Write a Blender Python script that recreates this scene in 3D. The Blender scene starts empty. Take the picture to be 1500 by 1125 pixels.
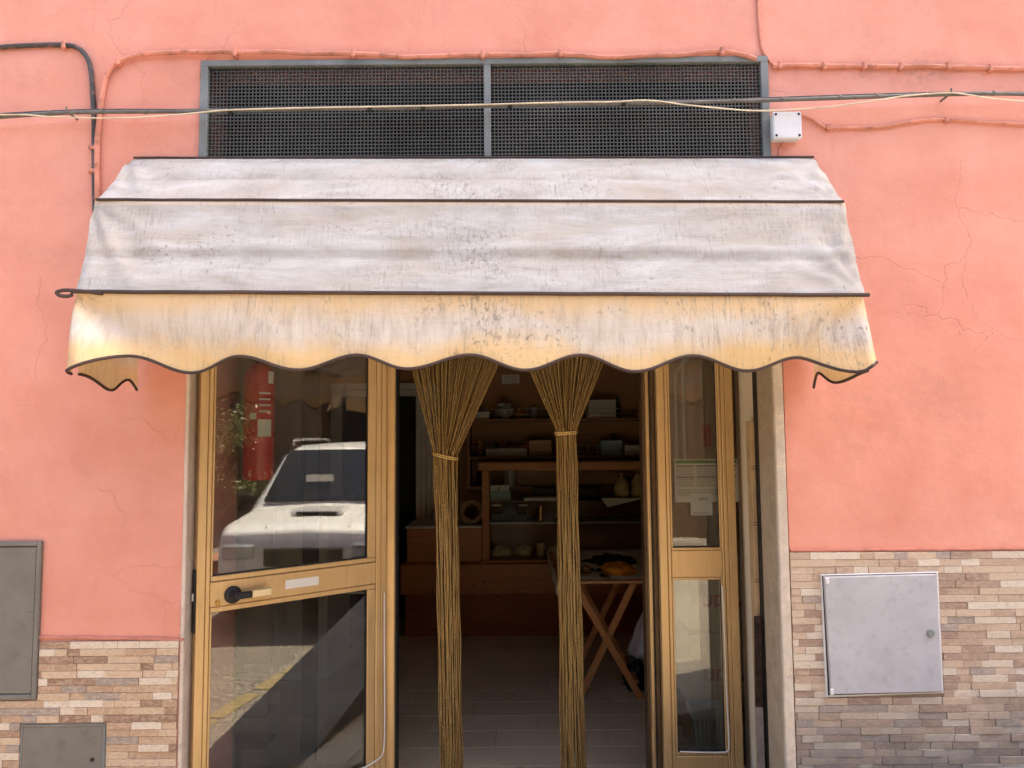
import bpy, bmesh, math, random
from mathutils import Vector, Matrix, noise
random.seed(7)
R = math.radians
S = bpy.context.scene
C = S.collection

# ------------------------------------------------------------------ camera
CAM = Vector((0.0, -2.85, 1.60)); TILT = 4.2; ROLL = 0.5; FPX = 1083.0
cam = bpy.data.objects.new('camera', bpy.data.cameras.new('camera')); C.objects.link(cam)
cam.data.sensor_width = 36.0; cam.data.lens = FPX / 1500 * 36.0
cam.data.clip_start = 0.05; cam.data.clip_end = 500
ROT = Matrix.Rotation(R(90 + TILT), 3, 'X') @ Matrix.Rotation(R(-ROLL), 3, 'Z')
cam.matrix_world = Matrix.Translation(CAM) @ ROT.to_4x4()
S.camera = cam
# ------------------------------------------------------------------ sky and sun
SUN_EL, SUN_AZ = 60.0, 4.9            # from +x, a little from behind the facade
w = bpy.data.worlds.new('World'); S.world = w; w.use_nodes = True
nt = w.node_tree; bg = nt.nodes['Background']
sky = nt.nodes.new('ShaderNodeTexSky'); sky.sky_type = 'NISHITA'; sky.sun_disc = False
sky.sun_elevation = R(SUN_EL); sky.sun_rotation = R(90 - SUN_AZ); sky.dust_density = 3.5; sky.air_density = .8; sky.ozone_density = .4
nt.links.new(sky.outputs[0], bg.inputs[0]); bg.inputs[1].default_value = 0.15
sd = Vector((math.cos(R(SUN_EL)) * math.cos(R(SUN_AZ)), math.cos(R(SUN_EL)) * math.sin(R(SUN_AZ)), math.sin(R(SUN_EL))))
sun = bpy.data.objects.new('sun', bpy.data.lights.new('sun', 'SUN')); C.objects.link(sun)
sun.data.energy = 5.0; sun.data.angle = R(0.5); sun.data.color = (1.0, 0.93, 0.82)
sun.rotation_euler = sd.to_track_quat('Z', 'Y').to_euler()
S.view_settings.view_transform = 'Standard'; S.view_settings.look = 'None'
S.view_settings.exposure = 2.45; S.view_settings.gamma = 1.0
S.view_settings.use_curve_mapping = False
S.view_settings.use_white_balance = True; S.view_settings.white_balance_temperature = 7250; S.view_settings.white_balance_tint = 10   # camera balanced for open shade
S.cycles.max_bounces = 10; S.cycles.diffuse_bounces = 6; S.cycles.glossy_bounces = 4
S.cycles.transparent_max_bounces = 16; S.cycles.use_denoising = True
S.cycles.caustics_reflective = False; S.cycles.caustics_refractive = False
S.cycles.sample_clamp_indirect = 6.0

# ------------------------------------------------------------------ helpers
def W(px, py, y):
    """the point of the vertical plane at depth y that the photograph shows at (px, py)"""
    d = ROT @ Vector(((px - 750) / FPX, -(py - 562.5) / FPX, -1.0))
    return CAM + d * ((y - CAM.y) / d.y)
def WX(px, py, y): return W(px, py, y).x
def WZ(px, py, y): return W(px, py, y).z
def WF(px, py, z):
    d = ROT @ Vector(((px - 750) / FPX, -(py - 562.5) / FPX, -1.0))
    return CAM + d * ((z - CAM.z) / d.z)

class MB:
    def __init__(s): s.v = []; s.f = []; s.uv = None
    def add(s, vs, fs):
        o = len(s.v); s.v += [tuple(p) for p in vs]; s.f += [tuple(i + o for i in q) for q in fs]; return s
    def box(s, x0, x1, y0, y1, z0, z1, c=0.0):
        x0, x1 = min(x0, x1), max(x0, x1); y0, y1 = min(y0, y1), max(y0, y1); z0, z1 = min(z0, z1), max(z0, z1)
        if c <= 0:
            vs = [(x, y, z) for z in (z0, z1) for y in (y0, y1) for x in (x0, x1)]
            return s.add(vs, [(0, 2, 3, 1), (4, 5, 7, 6), (0, 1, 5, 4), (2, 6, 7, 3), (0, 4, 6, 2), (1, 3, 7, 5)])
        c = min(c, (x1 - x0) * .45, (y1 - y0) * .45, (z1 - z0) * .45)
        bm = bmesh.new()
        vv = [bm.verts.new(p) for p in [(x, y, z) for z in (z0, z1) for y in (y0, y1) for x in (x0, x1)]]
        for q in [(0, 2, 3, 1), (4, 5, 7, 6), (0, 1, 5, 4), (2, 6, 7, 3), (0, 4, 6, 2), (1, 3, 7, 5)]: bm.faces.new([vv[i] for i in q])
        bmesh.ops.bevel(bm, geom=bm.edges[:], offset=c, segments=1, affect='EDGES', profile=.5)
        bm.verts.index_update()
        s.add([v.co[:] for v in bm.verts], [[v.index for v in f.verts] for f in bm.faces]); bm.free(); return s
    def tube(s, pts, r, n=8, cap=True):
        pts = [Vector(p) for p in pts]; N = len(pts); rings = []
        up = None
        for i, p in enumerate(pts):
            t = (pts[min(i + 1, N - 1)] - pts[max(i - 1, 0)])
            if t.length < 1e-9: t = Vector((0, 0, 1))
            t.normalize()
            if up is None:
                up = Vector((0, 1, 0)) if abs(t.y) < .9 else Vector((1, 0, 0))
            a = (up - t * up.dot(t))
            if a.length < 1e-6: a = t.orthogonal()
            a.normalize(); b = t.cross(a); up = a
            rr = r[i] if isinstance(r, (list, tuple)) else r
            rings.append([p + (a * math.cos(2 * math.pi * k / n) + b * math.sin(2 * math.pi * k / n)) * rr for k in range(n)])
        vs = [q for rg in rings for q in rg]; fs = []
        for i in range(N - 1):
            for k in range(n):
                k2 = (k + 1) % n; fs.append((i * n + k, i * n + k2, (i + 1) * n + k2, (i + 1) * n + k))
        if cap: fs += [tuple(range(n - 1, -1, -1)), tuple(range((N - 1) * n, N * n))]
        return s.add(vs, fs)
    def lathe(s, prof, n=20, c=(0, 0, 0), axis='Z'):
        vs = []; fs = []
        for (r, h) in prof:
            for k in range(n):
                a = 2 * math.pi * k / n; x, y = r * math.cos(a), r * math.sin(a)
                p = {'Z': (x, y, h), 'Y': (x, h, -y), 'X': (h, x, y)}[axis]
                vs.append((p[0] + c[0], p[1] + c[1], p[2] + c[2]))
        for i in range(len(prof) - 1):
            for k in range(n):
                k2 = (k + 1) % n; fs.append((i * n + k, i * n + k2, (i + 1) * n + k2, (i + 1) * n + k))
        fs += [tuple(range(n - 1, -1, -1)), tuple(range((len(prof) - 1) * n, len(prof) * n))]
        return s.add(vs, fs)
    def grid(s, fn, nu, nv, closed=False):
        vs = [fn(i / nu, j / nv) for j in range(nv + 1) for i in range(nu + 1)]
        fs = [(j * (nu + 1) + i, j * (nu + 1) + i + 1, (j + 1) * (nu + 1) + i + 1, (j + 1) * (nu + 1) + i) for j in range(nv) for i in range(nu)]
        return s.add(vs, fs)
    def quadbar(s, p0, p1, wd, th, side=Vector((0, 1, 0))):
        """a straight bar of rectangular section from p0 to p1"""
        p0, p1 = Vector(p0), Vector(p1); t = (p1 - p0).normalized(); b = (side - t * side.dot(t)).normalized(); a = t.cross(b)
        vs = []
        for p in (p0, p1):
            for (i, j) in ((-1, -1), (1, -1), (1, 1), (-1, 1)): vs.append(p + a * (i * wd / 2) + b * (j * th / 2))
        return s.add(vs, [(3, 2, 1, 0), (4, 5, 6, 7), (0, 1, 5, 4), (1, 2, 6, 5), (2, 3, 7, 6), (3, 0, 4, 7)])

def obj(name, mb, mat, parent=None, smooth=False, local=False, kind=None, sub=0, solid=0):
    me = bpy.data.meshes.new(name); me.from_pydata(mb.v, [], mb.f)
    if mb.uv:
        ul = me.uv_layers.new(name='UVMap')
        for lp in me.loops: ul.data[lp.index].uv = mb.uv[lp.vertex_index]
    bm = bmesh.new(); bm.from_mesh(me); bmesh.ops.recalc_face_normals(bm, faces=bm.faces[:]); bm.to_mesh(me); bm.free()
    if smooth:
        me.polygons.foreach_set('use_smooth', [True] * len(me.polygons))
        if smooth != 'all':
            try: me.set_sharp_from_angle(angle=R(40))
            except Exception: pass
    if mat: me.materials.append(mat)
    o = bpy.data.objects.new(name, me); C.objects.link(o)
    if parent:
        o.parent = parent
        if not local:
            if parent.type == 'EMPTY': o.matrix_parent_inverse = Matrix.Translation(-parent.location)
    if kind: o['kind'] = kind
    if sub:
        md = o.modifiers.new('subdivision', 'SUBSURF'); md.levels = sub; md.render_levels = sub
    if solid:
        md = o.modifiers.new('thickness', 'SOLIDIFY'); md.thickness = solid
    return o
def tag(o, label, cat, group=None):
    o['label'] = label; o['category'] = cat
    if group: o['group'] = group
    return o
def thing(name, label, cat, loc=(0, 0, 0), rz=0, group=None):
    o = bpy.data.objects.new(name, None); C.objects.link(o); o.location = loc; o.rotation_euler = (0, 0, rz)
    o.empty_display_size = .1
    return tag(o, label, cat, group)
def struct(name, mb, mat, smooth=False):
    o = obj(name, mb, mat, smooth=smooth); o['kind'] = 'structure'; return o
def smoothpath(pts, k=6):
    """Catmull-Rom through the points"""
    P = [Vector(p) for p in pts]; P = [P[0] * 2 - P[1]] + P + [P[-1] * 2 - P[-2]]; out = []
    for i in range(1, len(P) - 2):
        for j in range(k):
            t = j / k; a, b, c, d = P[i - 1], P[i], P[i + 1], P[i + 2]
            out.append(.5 * ((2 * b) + (c - a) * t + (2 * a - 5 * b + 4 * c - d) * t * t + (3 * b - a - 3 * c + d) * t ** 3))
    return out + [P[-2]]

# ------------------------------------------------------------------ materials
class NT:
    def __init__(s, name):
        s.m = bpy.data.materials.new(name); s.m.use_nodes = True; s.t = s.m.node_tree; s.n = s.t.nodes
        s.p = s.n['Principled BSDF']; s.out = s.n['Material Output']; s._c = None
    def new(s, t, **k):
        n = s.n.new(t)
        for a, b in k.items(): setattr(n, a, b)
        return n
    def link(s, a, b): s.t.links.new(a, b)
    def coord(s, kind='Object', scale=(1, 1, 1)):
        tc = s.new('ShaderNodeTexCoord'); mp = s.new('ShaderNodeMapping'); mp.inputs['Scale'].default_value = scale
        s.link(tc.outputs[kind], mp.inputs[0]); return mp.outputs[0]
    def noise(s, scale, vec=None, detail=4, rough=.55, dist=0.0):
        n = s.new('ShaderNodeTexNoise'); n.inputs['Scale'].default_value = scale; n.inputs['Detail'].default_value = detail
        n.inputs['Roughness'].default_value = rough; n.inputs['Distortion'].default_value = dist
        if vec is not None: s.link(vec, n.inputs['Vector'])
        return n.outputs['Fac']
    def ramp(s, fac, stops, interp='LINEAR'):
        r = s.new('ShaderNodeValToRGB'); r.color_ramp.interpolation = interp; e = r.color_ramp.elements
        while len(e) < len(stops): e.new(.5)
        for i, (p, c) in enumerate(stops):
            e[i].position = p; e[i].color = (c, c, c, 1) if not isinstance(c, (tuple, list)) else (*c[:3], 1)
        s.link(fac, r.inputs[0]); return r.outputs[0]
    def mix(s, fac, a, b, mode='MIX'):
        n = s.new('ShaderNodeMix', data_type='RGBA', blend_type=mode)
        for sock, v in ((n.inputs[0], fac), (n.inputs[6], a), (n.inputs[7], b)):
            if hasattr(v, 'is_output'): s.link(v, sock)
            elif isinstance(v, (tuple, list)): sock.default_value = (*v[:3], 1)
            else: sock.default_value = v
        return n.outputs[2]
    def math(s, op, a, b=0.0, clamp=False):
        n = s.new('ShaderNodeMath', operation=op); n.use_clamp = clamp
        for sock, v in ((n.inputs[0], a), (n.inputs[1], b)):
            if hasattr(v, 'is_output'): s.link(v, sock)
            else: sock.default_value = v
        return n.outputs[0]
    def bump(s, h, strength=.3, dist=.01):
        b = s.new('ShaderNodeBump'); b.inputs['Strength'].default_value = strength; b.inputs['Distance'].default_value = dist
        s.link(h, b.inputs['Height']); s.link(b.outputs[0], s.p.inputs['Normal']); return b
    def col(s, c):
        if hasattr(c, 'is_output'): s.link(c, s.p.inputs['Base Color'])
        else: s.p.inputs['Base Color'].default_value = (*c, 1)
    def set(s, rough=.5, metal=0, spec=.5):
        s.p.inputs['Roughness'].default_value = rough; s.p.inputs['Metallic'].default_value = metal
        s.p.inputs['Specular IOR Level'].default_value = spec

def basic(name, c, rough=.6, metal=0, var=.25, scale=6, stretch=(1, 1, 1), bump=.15, bscale=80, spec=.4, dirt=0, dirtcol=(.08, .07, .06)):
    m = NT(name); v = m.coord('Object', stretch)
    n = m.noise(scale, v, 5)
    lo = tuple(x * (1 - var) for x in c); hi = tuple(min(1, x * (1 + var)) for x in c)
    col = m.ramp(n, [(.3, lo), (.7, hi)])
    if dirt:
        d = m.ramp(m.noise(scale * 2.7, v, 6, .7), [(.52, 0), (.75, 1)])
        col = m.mix(m.math('MULTIPLY', d, dirt), col, dirtcol)
    m.col(col); m.set(rough, metal, spec)
    if bump: m.bump(m.noise(bscale, v, 4), bump, .004)
    rr = m.ramp(m.noise(scale * 3, v, 3), [(.3, max(0, rough - .08)), (.7, min(1, rough + .1))]); m.link(rr, m.p.inputs['Roughness'])
    return m.m

def stucco():
    m = NT('pink_stucco'); v = m.coord()
    big = m.noise(.9, v, 4, .6, .3); mid = m.noise(4.5, v, 6, .62, .2)
    c = m.ramp(big, [(.3, (.61, .245, .178)), (.5, (.675, .290, .222)), (.72, (.74, .350, .280))])
    c = m.mix(.45, c, m.ramp(mid, [(.3, (.57, .22, .16)), (.7, (.73, .34, .27))]))
    # faint trowel bands, chalky patches and grey grime
    tb = m.noise(2.2, m.coord('Object', (.35, 1, 2.4)), 5, .6)
    c = m.mix(m.math('MULTIPLY', m.ramp(tb, [(.5, 0), (.72, 1)]), .30), c, (.74, .36, .29))
    gr = m.math('MULTIPLY', m.ramp(m.noise(1.6, v, 8, .72, .4), [(.54, 0), (.74, 1)]), m.ramp(m.noise(26, v, 5, .7), [(.35, .15), (.7, 1)]))
    c = m.mix(m.math('MULTIPLY', gr, .55), c, (.33, .18, .15))
    # hairline cracks
    wv = m.new('ShaderNodeVectorMath', operation='ADD')
    nz = m.new('ShaderNodeTexNoise'); nz.inputs['Scale'].default_value = 3.2; nz.inputs['Detail'].default_value = 6; m.link(v, nz.inputs['Vector'])
    sc = m.new('ShaderNodeVectorMath', operation='SCALE'); sc.inputs['Scale'].default_value = .38; m.link(nz.outputs['Color'], sc.inputs[0])
    m.link(v, wv.inputs[0]); m.link(sc.outputs[0], wv.inputs[1])
    vo = m.new('ShaderNodeTexVoronoi', feature='DISTANCE_TO_EDGE'); vo.inputs['Scale'].default_value = 1.55; m.link(wv.outputs[0], vo.inputs['Vector'])
    line = m.ramp(vo.outputs['Distance'], [(0.0, 1), (.0042, 0)])
    mask = m.ramp(m.noise(1.15, v, 3, .5), [(.47, 0), (.58, 1)])
    ck = m.math('MULTIPLY', line, mask)
    c = m.mix(m.math('MULTIPLY', ck, .15), c, (.26, .11, .085))
    sp = m.new('ShaderNodeSeparateXYZ'); m.link(v, sp.inputs[0])
    zz = m.math('MULTIPLY', m.math('ADD', sp.outputs[2], m.math('MULTIPLY', m.math('SUBTRACT', m.noise(6, v, 5, .7), .5), .16)), .2)
    band = m.math('MULTIPLY', m.ramp(zz, [(.596, 0), (.606, 1), (.632, 0)]), m.ramp(m.noise(2.0, m.coord('Object', (1, 1, .3)), 5, .6), [(.45, 0), (.62, 1)]))
    band = m.math('MULTIPLY', band, m.ramp(m.noise(38, v, 6, .75), [(.40, .1), (.62, 1)]))
    c = m.mix(m.math('MULTIPLY', band, .6), c, (.26, .15, .13))
    run = m.math('MULTIPLY', m.ramp(m.noise(5, m.coord('Object', (7, 1, .45)), 6, .65), [(.58, 0), (.76, 1)]), m.ramp(m.noise(1.1, v, 3), [(.45, 0), (.6, 1)]))
    c = m.mix(m.math('MULTIPLY', run, .22), c, (.42, .19, .15))
    m.col(c); m.set(.92, 0, .2)
    h = m.math('ADD', m.math('MULTIPLY', m.noise(150, v, 5, .6), .25), m.math('MULTIPLY', m.noise(14, v, 5, .6), .8))
    h = m.math('ADD', h, m.math('MULTIPLY', m.noise(2.6, v, 3), 1.9))
    h = m.math('SUBTRACT', h, m.math('MULTIPLY', ck, .5))
    m.bump(h, .55, .008); return m.m

def fabric():
    """dirty off-white awning cloth; UV: u metres across, v metres down the slope, valance from v = 1"""
    m = NT('awning_cloth'); uv = m.coord('UV')
    sep = m.new('ShaderNodeSeparateXYZ'); m.link(uv, sep.inputs[0]); V = sep.outputs[1]
    val = m.ramp(V, [(.985, 0), (1.0, 1)])                              # the valance
    streak = m.noise(3.0, m.coord('UV', (9, 1.8, 1)), 9, .74)
    hband = m.noise(2.6, m.coord('UV', (1.5, 3.6, 1)), 9, .68, .5)
    blot = m.noise(5.0, uv, 8, .68, .3)
    top = m.ramp(hband, [(.30, (.36, .345, .315)), (.46, (.485, .475, .455)), (.64, (.585, .585, .575))])
    beige = m.ramp(m.noise(1.7, m.coord('UV', (1.3, 3.0, 1)), 6, .6, .6), [(.46, 0), (.66, 1)])
    top = m.mix(m.math('MULTIPLY', beige, .55), top, (.49, .425, .345))
    # grime gathered along the cloth creases and below the bars
    cre = m.math('ADD', V, m.math('MULTIPLY', m.math('SUBTRACT', m.noise(3, m.coord('UV', (2.5, 1, 1)), 6, .7), .5), .10))
    cg = m.math('MAXIMUM', m.ramp(cre, [(.150, 0), (.178, 1), (.20, 0)]), m.ramp(cre, [(.66, 0), (.70, .8), (.76, 0)]))
    top = m.mix(m.math('MULTIPLY', m.math('MULTIPLY', cg, m.ramp(blot, [(.38, 0), (.62, 1)])), .6), top, (.25, .21, .18))
    top = m.mix(m.math('MULTIPLY', m.ramp(blot, [(.50, 0), (.74, 1)]), .45), top, (.33, .285, .24))
    vcol = m.ramp(streak, [(.30, (.50, .42, .35)), (.5, (.68, .61, .53)), (.70, (.78, .73, .66))])
    # rust-yellow stain under front bar and along scallops, deepened to paint in sun glow
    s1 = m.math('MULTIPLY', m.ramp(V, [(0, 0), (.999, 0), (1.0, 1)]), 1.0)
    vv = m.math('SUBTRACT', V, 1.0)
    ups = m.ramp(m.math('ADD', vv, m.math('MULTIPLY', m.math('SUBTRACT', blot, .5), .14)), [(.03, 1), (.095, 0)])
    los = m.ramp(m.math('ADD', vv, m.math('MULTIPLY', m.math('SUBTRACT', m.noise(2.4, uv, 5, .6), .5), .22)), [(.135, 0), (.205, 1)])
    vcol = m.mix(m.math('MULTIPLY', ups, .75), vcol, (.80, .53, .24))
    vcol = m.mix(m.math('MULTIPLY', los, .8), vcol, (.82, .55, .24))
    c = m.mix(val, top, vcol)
    seam = m.math('MULTIPLY', m.ramp(V, [(.325, 0), (.335, 1), (.355, 1), (.375, 0)]), .7)
    c = m.mix(seam, c, (.70, .52, .37))
    # mould spots, dark drips
    spots = m.math('MULTIPLY', m.ramp(m.noise(46, m.coord('UV', (1.3, .75, 1)), 5, .75), [(.56, 0), (.64, 1)]), m.ramp(m.noise(2.3, uv, 4, .6), [(.50, 0), (.62, 1)]))
    U = sep.outputs[0]
    near = m.ramp(m.math('ABSOLUTE', m.math('SUBTRACT', U, 1.86)), [(.03, 1), (.26, 0)])
    sp2 = m.math('MULTIPLY', m.ramp(m.noise(40, m.coord('UV', (1.6, .8, 1)), 6, .78), [(.51, 0), (.58, 1)]), m.math('MULTIPLY', near, m.ramp(m.noise(6, uv, 4, .6), [(.45, 0), (.6, 1)])))
    spots = m.math('MAXIMUM', spots, sp2)
    c = m.mix(m.math('MULTIPLY', spots, .75), c, (.13, .115, .11))
    drip = m.math('MULTIPLY', m.ramp(m.noise(4.2, m.coord('UV', (26, 2.2, 1)), 6, .8), [(.52, 0), (.61, 1)]), m.ramp(m.noise(3.1, uv, 5, .7), [(.42, 0), (.6, 1)]))
    c = m.mix(m.math('MULTIPLY', drip, .55), c, (.20, .175, .16))
    flow = m.math('MULTIPLY', m.ramp(m.noise(3.4, m.coord('UV', (5, 1.0, 1)), 7, .7), [(.55, 0), (.75, 1)]), .35)
    c = m.mix(flow, c, (.40, .365, .33))
    m.col(c); m.set(.72, 0, .25)
    h = m.math('ADD', m.math('MULTIPLY', m.noise(420, uv, 2), .12), m.math('ADD', m.noise(9, uv, 5, .6), m.math('MULTIPLY', m.noise(5, m.coord('UV', (1, 6, 1)), 4), .7)))
    m.bump(h, .4, .007)
    tr = m.new('ShaderNodeBsdfTranslucent'); m.link(m.mix(.5, c, (.8, .56, .28)), tr.inputs[0])
    mx = m.new('ShaderNodeMixShader'); mx.inputs[0].default_value = .22
    m.link(m.p.outputs[0], mx.inputs[1]); m.link(tr.outputs[0], mx.inputs[2]); m.link(mx.outputs[0], m.out.inputs[0])
    return m.m

def glass(name, tint=(.93, .95, .93), ior=1.52, dust=.015):
    m = NT(name); m.n.remove(m.p)
    t = m.new('ShaderNodeBsdfTransparent'); t.inputs[0].default_value = (*tint, 1)
    g = m.new('ShaderNodeBsdfGlossy'); g.inputs['Roughness'].default_value = .008; g.inputs[0].default_value = (1, 1, 1, 1)
    f = m.new('ShaderNodeFresnel'); f.inputs[0].default_value = ior
    b = m.new('ShaderNodeBump'); b.inputs['Strength'].default_value = .05; b.inputs['Distance'].default_value = .004
    m.link(m.noise(2.2, m.coord(), 2), b.inputs['Height']); m.link(b.outputs[0], g.inputs['Normal'])
    f2 = m.math('MULTIPLY', f.outputs[0], 1.6, True)
    x = m.new('ShaderNodeMixShader'); m.link(f2, x.inputs[0]); m.link(t.outputs[0], x.inputs[1]); m.link(g.outputs[0], x.inputs[2])
    d = m.new('ShaderNodeBsdfDiffuse'); d.inputs[0].default_value = (.5, .47, .42, 1)
    sm = m.math('MULTIPLY', m.ramp(m.noise(5, m.coord('Object', (3, 3, .8)), 7, .75), [(.42, .25), (.75, 1)]), dust)
    y = m.new('ShaderNodeMixShader'); m.link(sm, y.inputs[0]); m.link(x.outputs[0], y.inputs[1]); m.link(d.outputs[0], y.inputs[2])
    m.link(y.outputs[0], m.out.inputs[0]); return m.m

def gold():
    m = NT('gold_anodised_aluminium'); v = m.coord('Object', (1, 1, .08))
    n = m.noise(60, v, 4, .6); big = m.noise(2.5, m.coord(), 4)
    c = m.ramp(n, [(.3, (.58, .38, .175)), (.7, (.68, .465, .23))])
    c = m.mix(m.math('MULTIPLY', m.ramp(big, [(.4, 0), (.7, 1)]), .35), c, (.52, .325, .14))
    sp = m.ramp(m.noise(30, m.coord(), 6, .8), [(.70, 0), (.76, 1)]); c = m.mix(m.math('MULTIPLY', sp, .4), c, (.22, .15, .08))
    sc_ = m.ramp(m.noise(22, m.coord('Object', (1.0, 1.0, .25)), 8, .85), [(.60, 0), (.66, 1)]); c = m.mix(m.math('MULTIPLY', sc_, .35), c, (.80, .66, .44))
    gm = m.ramp(m.noise(3.5, m.coord(), 7, .7), [(.52, 0), (.72, 1)]); c = m.mix(m.math('MULTIPLY', gm, .35), c, (.30, .20, .11))
    m.col(c); m.set(.42, .55, .5); m.link(m.ramp(n, [(.3, .36), (.7, .5)]), m.p.inputs['Roughness'])
    return m.m

def stone_strip():
    m = NT('stone_strip_ceramic'); v = m.coord()
    oi = m.new('ShaderNodeObjectInfo'); rnd = oi.outputs['Random']
    off = m.new('ShaderNodeVectorMath', operation='SCALE'); cb = m.new('ShaderNodeCombineXYZ')
    m.link(rnd, cb.inputs[0]); m.link(rnd, cb.inputs[2]); m.link(cb.outputs[0], off.inputs[0]); off.inputs['Scale'].default_value = 37
    ad = m.new('ShaderNodeVectorMath', operation='ADD'); m.link(v, ad.inputs[0]); m.link(off.outputs[0], ad.inputs[1]); vv = ad.outputs[0]
    mp = m.new('ShaderNodeMapping'); mp.inputs['Scale'].default_value = (1, 1, 2.2); m.link(vv, mp.inputs[0])
    base = m.ramp(rnd, [(0, (.42, .27, .18)), (.14, (.54, .39, .27)), (.3, (.30, .175, .115)), (.42, (.64, .54, .43)), (.52, (.46, .31, .205)), (.62, (.30, .245, .215)),
                        (.70, (.56, .41, .29)), (.80, (.68, .59, .49)), (.9, (.26, .15, .10)), (.96, (.58, .43, .31))], 'CONSTANT')
    vn = m.noise(20, mp.outputs[0], 7, .7, 2.4)
    c = m.mix(m.ramp(vn, [(.44, 0), (.60, .55)]), base, m.mix(.75, base, (.70, .52, .37)))
    dk = m.ramp(m.noise(42, mp.outputs[0], 6, .72, 2.2), [(.50, 0), (.64, .6)])
    c = m.mix(dk, c, m.mix(.7, base, (.15, .08, .05)))
    # street grime near the foot of the wall; uphill side tinted grey for dirt and different light
    ge = m.new('ShaderNodeNewGeometry'); sp = m.new('ShaderNodeSeparateXYZ'); m.link(ge.outputs['Position'], sp.inputs[0])
    hz = m.math('ADD', sp.outputs[2], m.math('MULTIPLY', m.math('SUBTRACT', m.noise(3.5, v, 6, .7), .5), .5))
    low = m.ramp(hz, [(.36, 1), (.66, 0)]); rt = m.ramp(sp.outputs[0], [(.2, 0), (.9, 1)])
    g = m.math('MULTIPLY', m.math('MULTIPLY', low, rt), .82)
    c = m.mix(m.math('MULTIPLY', rt, .22), c, (.38, .35, .335))
    c = m.mix(g, c, (.145, .135, .13))
    m.col(c); m.set(.6, 0, .4)
    m.bump(m.math('ADD', m.noise(60, mp.outputs[0], 6, .7, 1.0), m.math('MULTIPLY', vn, .8)), .5, .004)
    return m.m

def marble(name, c0, c1, vein):
    m = NT(name); v = m.coord()
    n = m.noise(9, v, 8, .7, .8); c = m.ramp(n, [(.3, c0), (.7, c1)])
    vn = m.noise(3.2, m.coord('Object', (1, 1, .5)), 8, .6, 1.5); vm = m.ramp(vn, [(.482, 0), (.5, 1), (.518, 0)])
    c = m.mix(m.math('MULTIPLY', vm, .65), c, vein)
    pit = m.ramp(m.noise(75, v, 5, .75), [(.57, 0), (.68, 1)]); c = m.mix(m.math('MULTIPLY', pit, .5), c, tuple(x * .45 for x in c0))
    m.col(c); m.set(.75, 0, .3); m.bump(m.math('SUBTRACT', n, m.math('MULTIPLY', pit, .6)), .4, .004); return m.m

def wood(name, c0, c1, rough=.5, scale=(1, 1, 12), knots=True):
    m = NT(name); v = m.coord('Object', scale)
    n = m.noise(5, v, 6, .65, 1.2); c = m.ramp(n, [(.3, c0), (.7, c1)])
    if knots:
        vo = m.new('ShaderNodeTexVoronoi'); vo.inputs['Scale'].default_value = 7; m.link(m.coord('Object', (1, 1, 1.8)), vo.inputs['Vector'])
        k = m.ramp(vo.outputs['Distance'], [(.07, 1), (.13, 0)]); c = m.mix(m.math('MULTIPLY', k, .75), c, tuple(x * .22 for x in c0))
    m.col(c); m.set(rough, 0, .4); m.bump(n, .2, .002); return m.m

def asphalt():
    m = NT('worn_asphalt'); v = m.coord()
    a = m.noise(48, v, 8, .85); b = m.noise(1.4, v, 6, .65)
    c = m.ramp(a, [(.43, (.05, .043, .035)), (.50, (.19, .165, .135)), (.57, (.46, .40, .32))])
    c = m.mix(m.math('MULTIPLY', m.ramp(b, [(.4, 0), (.65, 1)]), .45), c, (.085, .08, .075))
    m.col(c); m.set(.9, 0, .3); m.bump(a, .8, .01); return m.m

def floor_tile():
    m = NT('shop_floor_stone'); oi = m.new('ShaderNodeObjectInfo'); v = m.coord('Object', (1, 5, 1))
    n = m.noise(7, v, 6, .65, .6)
    c = m.ramp(n, [(.3, (.52, .39, .265)), (.7, (.64, .50, .36))])
    c = m.mix(.45, c, m.ramp(oi.outputs['Random'], [(0, (.44, .325, .22)), (.5, (.57, .44, .31)), (1, (.67, .54, .41))]))
    m.col(c); m.set(.42, 0, .35); m.bump(n, .1, .002); return m.m

def carpaint(c): 
    m = NT('white_car_paint'); m.col(c); m.set(.3, 0, .5); m.p.inputs['Coat Weight'].default_value = .6; m.p.inputs['Coat Roughness'].default_value = .04; return m.m

def strand_mat():
    m = NT('golden_cord'); v = m.coord('Object', (1, 1, .25))
    n = m.noise(120, m.coord('Object', (1, 1, .04)), 3, .6); f = m.noise(260, m.coord('Object', (1, 1, .9)), 3, .7)
    c = m.ramp(n, [(.32, (.13, .062, .022)), (.42, (.30, .17, .055)), (.5, (.42, .275, .085)), (.57, (.20, .14, .05)), (.66, (.50, .36, .14))])
    c = m.mix(m.ramp(f, [(.4, 0), (.62, .7)]), c, (.14, .075, .028))
    m.col(c); m.set(.36, .3, .5); m.bump(f, .5, .003); return m.m

M = {}
M['stucco'] = stucco(); M['cloth'] = fabric(); M['gold'] = gold(); M['strip'] = stone_strip()
M['glass'] = glass('door_glass'); M['caseglass'] = glass('display_glass', (.96, .98, .96), 1.06, .0); M['shelfglass'] = glass('green_shelf_glass', (.55, .72, .62), 1.5, .06)
M['brown'] = basic('brown_binding', (.055, .033, .028), .7, bump=.2)
M['bronze'] = basic('bronze_profile', (.10, .058, .030), .45, .4, bump=0)
M['black'] = basic('black_rubber', (.012, .012, .013), .55, bump=.1)
M['ventgrey'] = basic('grey_vent_paint', (.155, .17, .17), .6, bump=.12, dirt=.4)
M['ventdark'] = basic('painted_vent_dark', (.008, .009, .011), .9, var=.5, scale=2, bump=0, spec=.1)
M['wire'] = basic('grey_wire', (.075, .073, .066), .55, .3, bump=0, var=.3, scale=3)
M['pinkpipe'] = basic('pink_painted_conduit', (.56, .22, .155), .7, dirt=.95, dirtcol=(.13, .06, .035), scale=9)
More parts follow.
